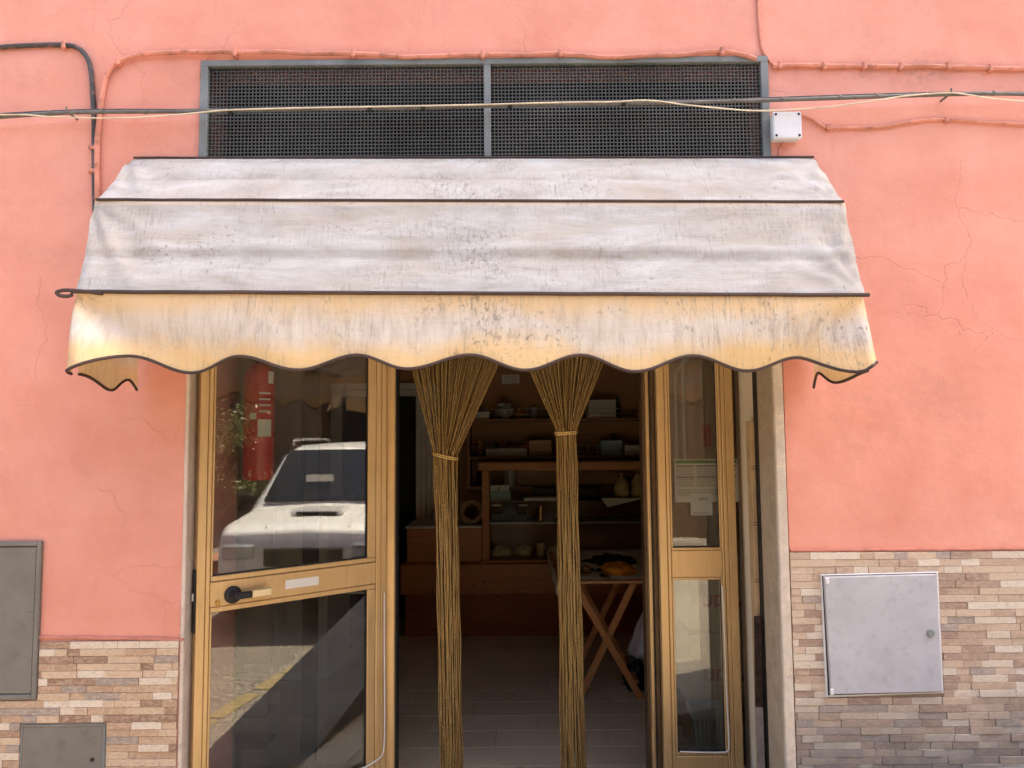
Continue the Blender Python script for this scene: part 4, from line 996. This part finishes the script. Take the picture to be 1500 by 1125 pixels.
for nm, where in (('upper', 'on the upper wall shelf'), ('lower', 'on the lower wall shelf'), ('bottom', 'on the shelf behind the display case')):
    x = WX(692, 640, SY) + .05
    while x < 1.5:
        yy = SY + rnd.uniform(.24, .29); z_ = shl[nm] + .001; k = rnd.random()
        if k < .45:
            h_ = rnd.uniform(.13, .20); r_ = rnd.uniform(.022, .032); m1 = rnd.choice(('shutter', 'darkgreen', 'tan')); t = thing('bottle', '%s bottle with brass stopper %s' % (CW[m1], where), 'bottle', (x, yy, z_), group='bottles ' + where)
            obj('bottle_body', MB().lathe([(r_, 0), (r_, h_ * .6), (r_ * .4, h_ * .78), (r_ * .4, h_)], 12), M[m1], t, True, True); obj('stopper', MB().lathe([(r_ * .45, h_), (r_ * .45, h_ + .02)], 10), M['brass'], t, True, True)
        else:
            h_ = rnd.uniform(.07, .12); r_ = rnd.uniform(.03, .045); m1 = rnd.choice(('bottle', 'dough', 'tan', 'orange', 'redprint')); m2 = rnd.choice(('whiteenamel', 'brass', 'redprint')); t = thing('jar', 'small %s jar with %s lid %s' % (CW[m1], CW[m2], where), 'jar', (x, yy, z_), group='jars ' + where)
            obj('jar_body', MB().lathe([(r_, 0), (r_, h_ * .85), (r_ * .8, h_)], 14), M[m1], t, True, True); obj('lid', MB().lathe([(r_ * .86, h_), (r_ * .86, h_ + .016)], 14), M[m2], t, True, True)
        x += rnd.uniform(.09, .17)
# sign on the back wall
s0, s1_ = W(735, 562, RY1 - .012), W(761, 549, RY1 - .012)
sg = thing('wall_sign', 'small white notice board high on the brown back wall', 'sign', tuple(s0)); obj('board', MB().box(s0.x, s1_.x, RY1 - .012, RY1 - .001, s0.z, s1_.z, .002), M['paper'], sg)
for k in range(3):
    z_ = lerp(s1_.z, s0.z, (k + .8) / 3.6); obj('text_line', MB().box(s0.x + .02, s1_.x - .02, RY1 - .0135, RY1 - .0125, z_ - .006, z_ + .004), M['printgrey'], sg)
# inner doorway on the back left
dw = thing('inner_doorway', 'white moulded inner door frame around a dark doorway', 'doorway', (WX(600, 800, RY1 - .1), RY1 - .1, 0))
yy = RY1 - .10; xa, xb_ = WX(500, 700, yy), WX(609, 700, yy); xc = WX(641, 700, yy); zl_ = WZ(600, 580, yy)
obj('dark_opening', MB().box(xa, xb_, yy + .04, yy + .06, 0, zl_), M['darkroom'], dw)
for k in range(4):
    w_ = (xc - xb_) / 4; obj('moulding', MB().box(xb_ + k * w_ + .001, xb_ + (k + 1) * w_ - .002, yy - .012 * (k % 2), yy + .06, 0, zl_ + .12, .004), M['whiteenamel'], dw)
obj('lintel', MB().box(xa - .1, xb_, yy, yy + .06, zl_, zl_ + .055, .004).box(xa - .1, xb_, yy - .012, yy + .06, zl_ + .06, zl_ + .12, .004), M['whiteenamel'], dw)
obj('moulding', MB().box(xa - .1, xa, yy, yy + .06, 0, zl_, .004), M['whiteenamel'], dw)

# folding trestle table by the hinge post
fA, fB = WF(941, 1027, 0), WF(851, 1024, 0)
TY0 = fA.y; TZ = WZ(890, 849, TY0); 
tt = thing('trestle_table', 'folding trestle table with crossed orange wooden legs by the doorway', 'table', (fA.x, TY0, 0))
tx0 = WX(818, 849, TY0); tx1 = tx0 + .95; ty1 = WF(870, 806, TZ).y
obj('table_top', MB().box(tx0, tx1, TY0 - .02, ty1, TZ - .022, TZ - .003, .003), M['trestle'], tt)
a_t, b_t = W(848, 850, TY0), W(931, 850, TY0)
for (yo, sgn) in ((.03, 0), (.55, 1)):
    dx = 0 if not sgn else .02
    pA = Vector((a_t.x + dx - .03, TY0 + yo, TZ - .024)); pB = Vector((fA.x + dx, TY0 + yo, .001))
    pC = Vector((b_t.x + dx, TY0 + yo + .026, TZ - .024)); pD = Vector((fB.x + dx - .01, TY0 + yo + .026, .001))
    obj('leg', MB().quadbar(pA, pB, .040, .022), M['trestle'], tt); obj('leg', MB().quadbar(pC, pD, .040, .022), M['trestle'], tt)
obj('stretcher', MB().quadbar((fA.x - .03, TY0 + .04, .10), (fA.x - .01, TY0 + .56, .10), .03, .02, Vector((0, 0, 1))), M['trestle'], tt)
cl = MB(); n1, n2 = 40, 26
def clothfn(u, v_):
    x = lerp(tx0 - .035, tx1, u); y = lerp(TY0 - .035, ty1 + .01, v_); z = TZ + .001
    if u < .07: x = tx0 - .008 - .006 * math.sin(v_ * 20); z = TZ - (.07 - u) / .07 * .09
    if v_ < .05: y = TY0 - .026; z = min(z, TZ - .012 * (1 + .4 * math.sin(u * 40)))
    return (x, y, z + .0015 * noise.noise((x * 8, y * 8, 0)) + .001)
cl.grid(clothfn, n1, n2); tag(obj('tablecloth', cl, M['paper'], None, 'all', solid=.002), 'white paper cloth over the trestle table', 'tablecloth')
# things on it
def heap(px0, px1, pyf, h, y, dy, mat, name, label, cat, rough=.25, freq=2.0, sd=0):
    x0_, x1_ = WX(px0, pyf, y), WX(px1, pyf, y); mb = MB(); mx_, rx = (x0_ + x1_) / 2, (x1_ - x0_) / 2
    def fn(u, v_):
        a_ = u * 2 * math.pi; b_ = v_ * math.pi / 2; ca, sa = math.cos(a_), math.sin(a_)
        k = 1 + rough * noise.noise((ca * freq + sd, sa * freq, v_ * 4)) + rough * .5 * noise.noise((ca * freq * 3 + sd, sa * freq * 3, v_ * 9))
        return (mx_ + rx * ca * math.cos(b_) * k, y + dy * sa * math.cos(b_) * k, TZ + .004 + h * math.sin(b_) * k)
    mb.grid(fn, 34, 14); return put(name, label, cat, mb, mat, None, 'all')
heap(878, 931, 838, .060, TY0 + .22, .13, 'orange', 'orange_bag', 'crumpled bright orange bag on the white table', 'bag', .3, 2.4, 4)
heap(862, 932, 815, .042, TY0 + .62, .14, 'blackitem', 'dark_pile', 'heap of black soft pieces at the back of the table', 'pile', .5, 3.2, 9)
rnd = random.Random(12)
fx0, fx1 = WX(848, 830, TY0 + .15), WX(884, 830, TY0 + .15)
for k in range(16):
    x = rnd.uniform(fx0 - .04, fx1 + .02); y = TY0 + rnd.uniform(.05, .42); z = TZ + .004 + (k // 4) * .011; mb = MB(); r1, r2, ph = rnd.uniform(.035, .055), rnd.uniform(.025, .04), rnd.uniform(0, 3)
    vs = []
    for zz in (0, .008):
        for j in range(10):
            a_ = 2 * math.pi * j / 10; xx, yy_ = r1 * math.cos(a_), r2 * math.sin(a_); vs.append((x + xx * math.cos(ph) - yy_ * math.sin(ph), y + xx * math.sin(ph) + yy_ * math.cos(ph), z + zz + .004 * math.sin(a_ * 2 + ph)))
    mb.add(vs, [tuple(range(9, -1, -1)), tuple(range(10, 20))] + [(j, (j + 1) % 10, (j + 1) % 10 + 10, j + 10) for j in range(10)])
    put('flat_piece', 'flat tan piece stacked beside the orange bag' if k % 3 == 1 else 'flat black piece stacked beside the orange bag', 'piece', mb, 'tan' if k % 3 == 1 else 'blackitem', 'tan pieces on the table' if k % 3 == 1 else 'black pieces on the table')
# white bag hanging behind the table
hb = MB(); hy = TY0 + .34; 
h0 = W(938, 890, hy); h1 = W(934, 965, hy)
def hbf(u, v_):
    a_ = u * 2 * math.pi; rr = lerp(.03, .14, min(1, v_ * 1.3)) * (1 if v_ < .9 else .85 - (v_ - .9) * 4)
    k = 1 + .3 * noise.noise((math.cos(a_) * 2, math.sin(a_) * 2, v_ * 3))
    return (h0.x + .07 + rr * k * math.cos(a_), hy + .6 * rr * k * math.sin(a_), lerp(h0.z + .03, h1.z - .01, v_) + .02 * math.sin(a_ * 3) * v_)
hb.grid(hbf, 26, 16); put('hanging_bag', 'crumpled white plastic bag hanging behind the trestle legs', 'bag', hb, 'bagwhite', None, 'all')
sx = WF(935, 1005, 0)
heap_z = TZ; TZ = -.003
heap(915, 950, 1003, .16, sx.y, .10, 'blackitem', 'dark_shoe_heap', 'dark bundle on the floor behind the trestle foot', 'bundle', .4, 2.5, 21); TZ = heap_z

# cartons with red lettering, notices and basket behind the right sidelight
BY = 1.02
def text_mesh(s, size, x, y, z, mat, parent, name='red_letters', outline=.0):
    cu = bpy.data.curves.new(name, 'FONT'); cu.body = s; cu.size = size; cu.extrude = .0006; cu.offset = outline; cu.space_character = 1.08
    o = bpy.data.objects.new(name, cu); C.objects.link(o); dg = bpy.context.evaluated_depsgraph_get(); dg.update()
    me = bpy.data.meshes.new_from_object(o.evaluated_get(dg)); C.objects.unlink(o); bpy.data.objects.remove(o)
    me.transform(Matrix.Translation((x, y, z)) @ Matrix.Rotation(R(90), 4, 'X')); me.materials.clear(); me.materials.append(mat)
    t = bpy.data.objects.new(name, me); C.objects.link(t); t.parent = parent
    t.matrix_parent_inverse = Matrix.Translation(-Vector(parent.location)); return t
bx0 = WX(1012, 1000, BY); bx1 = bx0 + .52
zk = [WZ(1040, 1038, BY), WZ(1040, 927, BY), WZ(1040, 812, BY)]
for i, lab in enumerate(('brown carton with red lettering, lower one of the stack above the basket', 'brown carton with red lettering, upper one of the stack')):
    cb_ = thing('carton', lab, 'carton', (bx0, BY, zk[i]))
    obj('carton_body', MB().box(bx0, bx1, BY, BY + .40, zk[i] + .002, zk[i + 1] - .001, .004), M['carton'], cb_)
    hh = zk[i + 1] - zk[i]; zt = zk[i + 1] - hh * (.63 if i == 0 else .66); xt = WX(1031, 980, BY)
    text_mesh('UDO', .078, xt, BY - .0015, zt, M['redprint'], cb_, outline=.003); text_mesh('A', .078, WX(1086, 980, BY), BY - .0015, zt, M['redprint'], cb_, outline=.003)
    obj('flap_tape', MB().box(bx0 + .20, bx0 + .25, BY - .001, BY - .0002, zk[i] + .01, zk[i + 1] - .01), M['tape'], cb_)
# crate stool that carries the cartons
sto = thing('crate_stool', 'dark low stool carrying the cartons behind the sidelight', 'stool', (bx0, BY, 0))
obj('seat', MB().box(bx0 - .02, bx1, BY + .02, BY + .42, zk[0] - .03, zk[0] + .0015, .004), M['shelfwood'], sto)
for (lx_, ly_) in ((bx0, BY + .19), (bx1 - .05, BY + .19), (bx0, BY + .37), (bx1 - .05, BY + .37)):
    obj('leg', MB().box(lx_, lx_ + .04, ly_, ly_ + .04, .001, zk[0] - .03, .003), M['shelfwood'], sto)
# white slotted basket
bky = .86; k0, k1 = W(1025, 1100, bky), W(1078, 1040, bky); bk = thing('plastic_basket', 'white slotted plastic basket on the floor under the cartons', 'basket', ((k0.x + k1.x) / 2, bky, 0))
bxm = (k0.x + k1.x) / 2; bw = (k1.x - k0.x) / 2 + .03; zbk = k1.z
obj('rim', MB().box(bxm - bw, bxm + bw, bky, bky + .012, zbk - .045, zbk, .003).box(bxm - bw, bxm + bw, bky + .13, bky + .142, zbk - .045, zbk, .003).box(bxm - bw, bxm - bw + .01, bky + .012, bky + .13, zbk - .045, zbk, .003).box(bxm + bw - .01, bxm + bw, bky + .012, bky + .13, zbk - .045, zbk, .003), M['basket'], bk)
k = 0; xx = bxm - bw + .012
while xx < bxm + bw - .02:
    obj('slat', MB().quadbar((xx, bky + .006, zbk - .045), (bxm + (xx - bxm) * .88, bky + .012, .05), .012, .006), M['basket'], bk); xx += .0215
obj('base', MB().box(bxm - bw * .88, bxm + bw * .88, bky + .008, bky + .13, .001, .05, .004), M['basket'], bk)
# A4 notice and card on the inside of the sidelight
NY = FRAME_Y - .012
n0, n1_ = W(989, 736, NY), W(1080, 672, NY)
no = thing('notice_sheet', 'white printed notice with green heading on the sidelight glass', 'notice', (n0.x, NY, n0.z))
obj('sheet', MB().box(n0.x, n1_.x, NY, NY + .001, n0.z, n1_.z), M['paper'], no)
wN, hN = n1_.x - n0.x, n1_.z - n0.z
def pr(nm, a_, b_, c_, d_, mat): obj(nm, MB().box(n0.x + a_ * wN, n0.x + b_ * wN, NY - .0006, NY - .0002, n0.z + c_ * hN, n0.z + d_ * hN), M[mat], no)
pr('green_heading', .02, .98, .90, .975, 'green')
for (a_, b_) in ((.03, .32), (.345, .64), (.665, .97)):
    for (c_, d_) in ((.61, .81), (.36, .55)):
        pr('text_heading', a_, b_, d_ + .015, d_ + .045, 'print')
        for k in range(5): pr('text_line', a_, b_ - .02 * (k % 3), lerp(c_, d_, (k + .15) / 5), lerp(c_, d_, (k + .72) / 5), 'printgrey')
for k in range(3): pr('text_line', .03, .95 - .1 * k, .16 + k * .055, .185 + k * .055, 'printgrey')
k0, k1 = W(1012, 755, NY - .004), W(1043, 724, NY - .004)
kd = thing('small_card', 'small square white card over the notice on the sidelight glass', 'card', (k0.x, NY - .004, k0.z)); obj('sheet', MB().box(k0.x, k1.x, NY - .0045, NY - .0035, k0.z, k1.z), M['paper'], kd)
text_mesh('AFA', .022, k0.x + .038, NY - .0048, k1.z - .028, M['print'], kd, 'lettering')
obj('text_line', MB().box(k0.x + .008, k1.x - .008, NY - .0052, NY - .0047, k0.z + .006, k0.z + .009).box(k0.x + .012, k1.x - .02, NY - .0052, NY - .0047, k0.z + .012, k0.z + .015), M['printgrey'], kd)
# red label strip and pipes on the right wall
rl = [W(1029, 655, 1.9), W(1040, 622, 1.9)]; put('red_sign', 'narrow upright red sign seen through the narrow leaf', 'sign', MB().box(rl[0].x, rl[1].x, 1.88, 1.9, rl[0].z, rl[1].z, .002), 'red')
pb_ = MB(); wp = thing('wall_board', 'brown board panel with pale pipes behind the sidelight', 'board', (1.2, 1.905, 0)); obj('panel', MB().box(.95, 1.9, 1.905, 1.93, 0, 2.6), M['roomdark'], wp)
for o_ in (0, .05): obj('pipe', MB().tube([(1.05 + o_, 1.89, 1.2), (1.05 + o_, 1.89, 2.0 + o_), (1.12 + o_, 1.89, 2.12 + o_), (1.9, 1.89, 2.28 + o_)], .012, 8), M['whiteenamel'], wp, True)

# fire extinguisher behind the left sidelight
EY = .42
e0, e1 = W(378, 703, EY), W(378, 528, EY); er = 21.5 / FPX * (EY + 2.85)
ex = thing('fire_extinguisher', 'red fire extinguisher with white labels hanging behind the open door glass', 'fire extinguisher', (e0.x, EY, e0.z))
hgt = e1.z - e0.z; prof = [(er * .9, 0), (er, .015)] + [(er, hgt * .86)] + [(er * math.cos(a_), hgt * .86 + er * .95 * math.sin(a_)) for a_ in (.3, .6, .9, 1.2, 1.4)]
bd = obj('cylinder', MB().lathe([(r_, e0.z + h_) for r_, h_ in prof], 28, (e0.x, EY, 0)), M['red'], ex, True)
obj('valve', MB().lathe([(.022, e1.z - .01), (.022, e1.z + .06)], 12, (e0.x, EY, 0)).box(e0.x - .02, e0.x + .10, EY - .012, EY + .012, e1.z + .06, e1.z + .085, .004), M['black'], ex)
def lblpatch(a0, a1, z0, z1, mat):
    mb = MB(); mb.grid(lambda u, v_: (e0.x + (er + .0015) * math.sin(lerp(a0, a1, u)), EY - (er + .0015) * math.cos(lerp(a0, a1, u)), lerp(z0, z1, v_)), 8, 1); obj('label_patch', mb, M[mat], bd)
lblpatch(.25, 1.2, e0.z + hgt * .36, e0.z + hgt * .50, 'paper'); lblpatch(-.25, .15, e0.z + hgt * .50, e0.z + hgt * .555, 'paper'); lblpatch(.9, 1.4, e0.z + hgt * .80, e0.z + hgt * .90, 'paper')
for k in range(4): lblpatch(.3, 1.1, e0.z + hgt * (.56 + .05 * k), e0.z + hgt * (.575 + .05 * k), 'paper')
obj('wall_bracket', MB().box(SLX0 + .02, e0.x, EY + .03, EY + .05, e0.z + .6 * hgt, e0.z + .64 * hgt).box(SLX0 + .02, SLX0 + .05, EY + .05, FRAME_Y - .021, e0.z + .6 * hgt, e0.z + .64 * hgt), M['black'], ex)
# picture and cabinet behind the left sidelight
pf = thing('picture_frame', 'dark framed picture on the shop side wall behind the door glass', 'picture', (RX0, 2.1, 1.5))
obj('frame', MB().box(RX0, RX0 + .02, 1.95, 2.35, 1.55, 2.0, .004), M['blackitem'], pf); obj('picture', MB().box(RX0 + .02, RX0 + .023, 1.985, 2.315, 1.585, 1.965), M['printgrey'], pf)
cbn = thing('side_cabinet', 'pale low cabinet against the shop side wall behind the door glass', 'cabinet', (-1.6, 2.5, 0))
obj('carcass', MB().box(RX0 + .01, -1.25, 2.2, 2.9, .01, 1.14, .005), M['whiteenamel'], cbn); obj('top', MB().box(RX0 + .01, -1.22, 2.17, 2.93, 1.142, 1.17, .004), M['shelfwood'], cbn)
for k in range(2): obj('cabinet_door', MB().box(RX0 + .03 + k * .33, RX0 + .34 + k * .33, 2.185, 2.199, .06, 1.12, .003), M['ceil'], cbn)

mk = MB(); rnd = random.Random(2); x = -3.0
while x < 9:
    L = rnd.uniform(.25, .5); w0 = rnd.uniform(.045, .06); mk.add([(x, -1.02 - w0, -.146), (x + L, -1.02 - w0 * rnd.uniform(.8, 1.1), -.146), (x + L, -1.02 + w0 * rnd.uniform(.8, 1.1), -.146), (x, -1.02 + w0, -.146)], [(0, 1, 2, 3)]); x += L + rnd.choice((0.004, .03, .09))
struct('road_marking', mk, basic('worn_yellow_paint', (.26, .19, .08), .8, dirt=1, dirtcol=(.17, .15, .12), scale=30))
# ------------------------------------------------------------------ street behind the camera: parked car, tree, house opposite
car = thing('parked_car', 'white off-road car with bonnet scoop, mirrored in the open glass door', 'car', (2.55, -1.48, -.15), R(-14))
def cst(x, zs, zb_, zt_, wb, wt):                                          # one cross-section, right half mirrored
    return [(x, -wb * .93, zs), (x, -wb, zs + .18), (x, -wb, zb_ - .12), (x, -wb * .975, zb_), (x, -wt, lerp(zb_, zt_, .9)), (x, -wt * .86, zt_), (x, 0, zt_ + .02), (x, wt * .86, zt_), (x, wt, lerp(zb_, zt_, .9)), (x, wb * .975, zb_), (x, wb, zb_ - .12), (x, wb, zs + .18), (x, wb * .93, zs)]
secs = [cst(-.02, .42, .74, .78, .66, .60), cst(.06, .32, .86, .90, .80, .72), cst(.30, .28, .92, .97, .86, .76), cst(.9, .28, .96, 1.02, .88, .77), cst(1.10, .28, .98, 1.05, .88, .76), cst(1.72, .28, 1.0, 1.64, .88, .64), cst(2.1, .28, 1.0, 1.69, .88, .65), cst(3.2, .28, 1.0, 1.70, .88, .65), cst(3.95, .28, 1.0, 1.66, .87, .63), cst(4.2, .30, 1.0, 1.1, .84, .72), cst(4.28, .36, .92, .98, .78, .68)]
body = MB(); nn = len(secs[0])
for s_ in secs: body.v += s_
for i in range(len(secs) - 1):
    for j in range(nn - 1): body.f.append((i * nn + j, i * nn + j + 1, (i + 1) * nn + j + 1, (i + 1) * nn + j))
    body.f.append((i * nn + nn - 1, i * nn, (i + 1) * nn, (i + 1) * nn + nn - 1))
body.f += [tuple(range(nn)), tuple(range((len(secs) - 1) * nn + nn - 1, (len(secs) - 1) * nn - 1, -1))]
bo = obj('body', body, M['carwhite'], car, True, True)
bv = bo.modifiers.new('soft_edges', 'BEVEL'); bv.width = .035; bv.segments = 3; bv.limit_method = 'ANGLE'; bv.angle_limit = R(18)
for s_ in (-.34, .30): obj('wiper', MB().tube([(1.115, s_, 1.10), (1.26, s_ + .42, 1.245)], .010, 6), M['black'], car, local=True)
for s_ in (-.42, .42): obj('bonnet_crease', MB().tube([(.14, s_ * .92, .935), (.5, s_, 1.0), (1.0, s_ * 1.1, 1.045)], .012, 6), M['carwhite'], car, True, True)
obj('dashboard_paper', MB().box(1.30, 1.31, -.30, .0, 1.29, 1.37), M['paper'], car, local=True)
def cp(name, vs, fs, mat, par=car): return obj(name, MB().add(vs, fs), M[mat], par, local=True)
def plate(name, q, th, mat, par=car):
    q = [Vector(p) for p in q]; n_ = (q[1] - q[0]).cross(q[2] - q[0]).normalized() * th
    return cp(name, [tuple(p) for p in q] + [tuple(p + n_) for p in q], [(0, 1, 2, 3), (7, 6, 5, 4)] + [(i, (i + 1) % 4, (i + 1) % 4 + 4, i + 4) for i in range(4)], mat, par)
plate('windscreen', [(1.13, .70, 1.095), (1.13, -.70, 1.095), (1.66, -.57, 1.625), (1.66, .57, 1.625)], .02, 'carglass')
for s_ in (-1, 1):
    for (a0, a1, b0, b1) in ((1.45, 2.30, 1.85, 2.30), (2.36, 3.15, 2.36, 3.15), (3.21, 3.85, 3.21, 3.75)):
        q = [(a0, s_ * .862, 1.05), (a1, s_ * .862, 1.05), (b1, s_ * .70, 1.57), (b0, s_ * .70, 1.57)]
        plate('side_window', q if s_ < 0 else q[::-1], .012, 'carglass')
    obj('door_mirror', MB().box(1.38, 1.50, s_ * .90, s_ * 1.10, 1.02, 1.17, .03), M['black'], car, local=True)
    obj('roof_rail', MB().tube(smoothpath([(1.85, s_ * .58, 1.69), (2.0, s_ * .58, 1.755), (3.7, s_ * .58, 1.755), (3.85, s_ * .58, 1.69)], 5), .016, 8), M['rim'], car, True, True)
    obj('headlight', MB().box(-.035, .10, s_ * .44, s_ * .74, .66, .80, .02), M['lamp'], car, local=True)
    for wx in (.72, 3.42):
        wl = obj('wheel', MB().lathe([(.20, -.10), (.33, -.11), (.355, -.06), (.355, .06), (.33, .11), (.20, .10)], 28, (wx, s_ * .80, .355), 'Y'), M['tyre'], car, True, True)
        obj('rim', MB().lathe([(.20, -.105), (.17, -.08), (.17, .08), (.20, .105)], 20, (wx, s_ * .80, .355), 'Y'), M['rim'], wl, True, True)
obj('grille', MB().box(-.045, .03, -.36, .36, .60, .76, .01), M['black'], car, local=True); obj('lower_grille', MB().box(-.05, .06, -.60, .60, .36, .50, .02), M['black'], car, local=True)
sc_ = obj('bonnet_scoop', MB().box(.50, .92, -.26, .26, .97, 1.065, .03), M['carwhite'], car, local=True); obj('scoop_mouth', MB().box(.492, .52, -.20, .20, 1.00, 1.045, .006), M['black'], sc_, local=True)
# small street tree in a pot behind the car
def leafy(name, label, cat, loc, h, spread, n, seed):
    rnd = random.Random(seed); t = thing(name, label, cat, loc)
    obj('pot', MB().lathe([(.20, 0), (.27, .38), (.30, .40), (.30, .45), (.24, .45)], 20), M['clay'], t, True, True)
    tr = MB(); tips = []
    tr.tube([(0, 0, .4), (.02, .01, .9), (0, .03, h * .55)], [.035, .028, .02], 8)
    for k in range(16):
        a_ = rnd.uniform(0, 6.28); z0 = rnd.uniform(.7, h * .55); L = rnd.uniform(.35, 1) * spread; z1 = z0 + rnd.uniform(.2, .9) * (h - z0)
        p = [Vector((0, 0, z0)), Vector((L * .5 * math.cos(a_), L * .5 * math.sin(a_), (z0 + z1) / 2)), Vector((L * math.cos(a_), L * math.sin(a_), z1))]
        tr.tube(p, [.014, .009, .004], 5); tips.append(p)
    obj('trunk', tr, M['bark'], t, True, True)
    lf = MB()
    for k in range(n):
        p = rnd.choice(tips); s = rnd.uniform(.35, 1.1); c_ = p[1].lerp(p[2], s) + Vector((rnd.gauss(0, .07), rnd.gauss(0, .07), rnd.gauss(0, .07)))
        d_ = Vector((rnd.gauss(0, 1), rnd.gauss(0, 1), rnd.gauss(-.3, .7))).normalized(); sd_ = d_.orthogonal().normalized(); L = rnd.uniform(.04, .075); w_ = L * .22
        lf.add([c_, c_ + d_ * L * .5 + sd_ * w_, c_ + d_ * L, c_ + d_ * L * .5 - sd_ * w_], [(0, 1, 2, 3)])
    obj('crown', lf, M['leaf'], t, False, True, kind='stuff')
leafy('potted_tree', 'small leafy potted tree in the street behind the white car', 'tree', (3.7, -3.25, -.15), 2.45, .75, 1900, 4)
leafy('potted_tree', 'leafy potted tree against the ochre house opposite', 'tree', (-.6, -8.3, -.15), 2.3, .6, 1200, 8)
op = thing('opposite_house', 'ochre rendered house with brown shutters across the street', 'building', (0, -9, -.15))
obj('wall', MB().box(-14, 14, -9.6, -9, -.3, 5.2), M['facade2'], op)
for i, xx in enumerate((-8, -5, -2, 1.6, 4.8, 8)):
    if i == 2:
        dd = obj('door', MB().box(xx - .5, xx + .5, -8.998, -8.94, -.15, 2.1, .01), M['shutter'], op); obj('door_handle', MB().box(xx + .35, xx + .38, -8.94, -8.90, .9, 1.02), M['brass'], dd)
    else:
        wn = obj('window', MB().box(xx - .45, xx + .45, -8.999, -8.97, .9, 2.2, .005), M['carglass'], op)
        for s_ in (-1, 1): obj('shutter', MB().box(xx + s_ * .48, xx + s_ * .92, -8.998, -8.94, .88, 2.22, .006), M['shutter'], wn)
        obj('sill', MB().box(xx - .55, xx + .55, -8.998, -8.86, .82, .88, .006), M['jambwhite'], wn)

eh = thing('added_end_house', 'brown stone house added at the uphill street end to darken the door reflection', 'building', (12, -6, -.15))  # unseen house added so the door glass mirrors a dark street end
obj('wall', MB().box(11, 15, -16, -1.2, -.3, 6.5), basic('brown_stone_wall', (.20, .15, .105), .9, var=.4, scale=2.5, bump=.6, bscale=20), eh)
for yy in (-12, -8.5, -5):
    wn = obj('window', MB().box(10.97, 10.999, yy - .5, yy + .5, 1.0, 2.4, .005), M['carglass'], eh); obj('sill', MB().box(10.9, 10.998, yy - .6, yy + .6, .92, .99, .006), M['jambwhite'], wn)
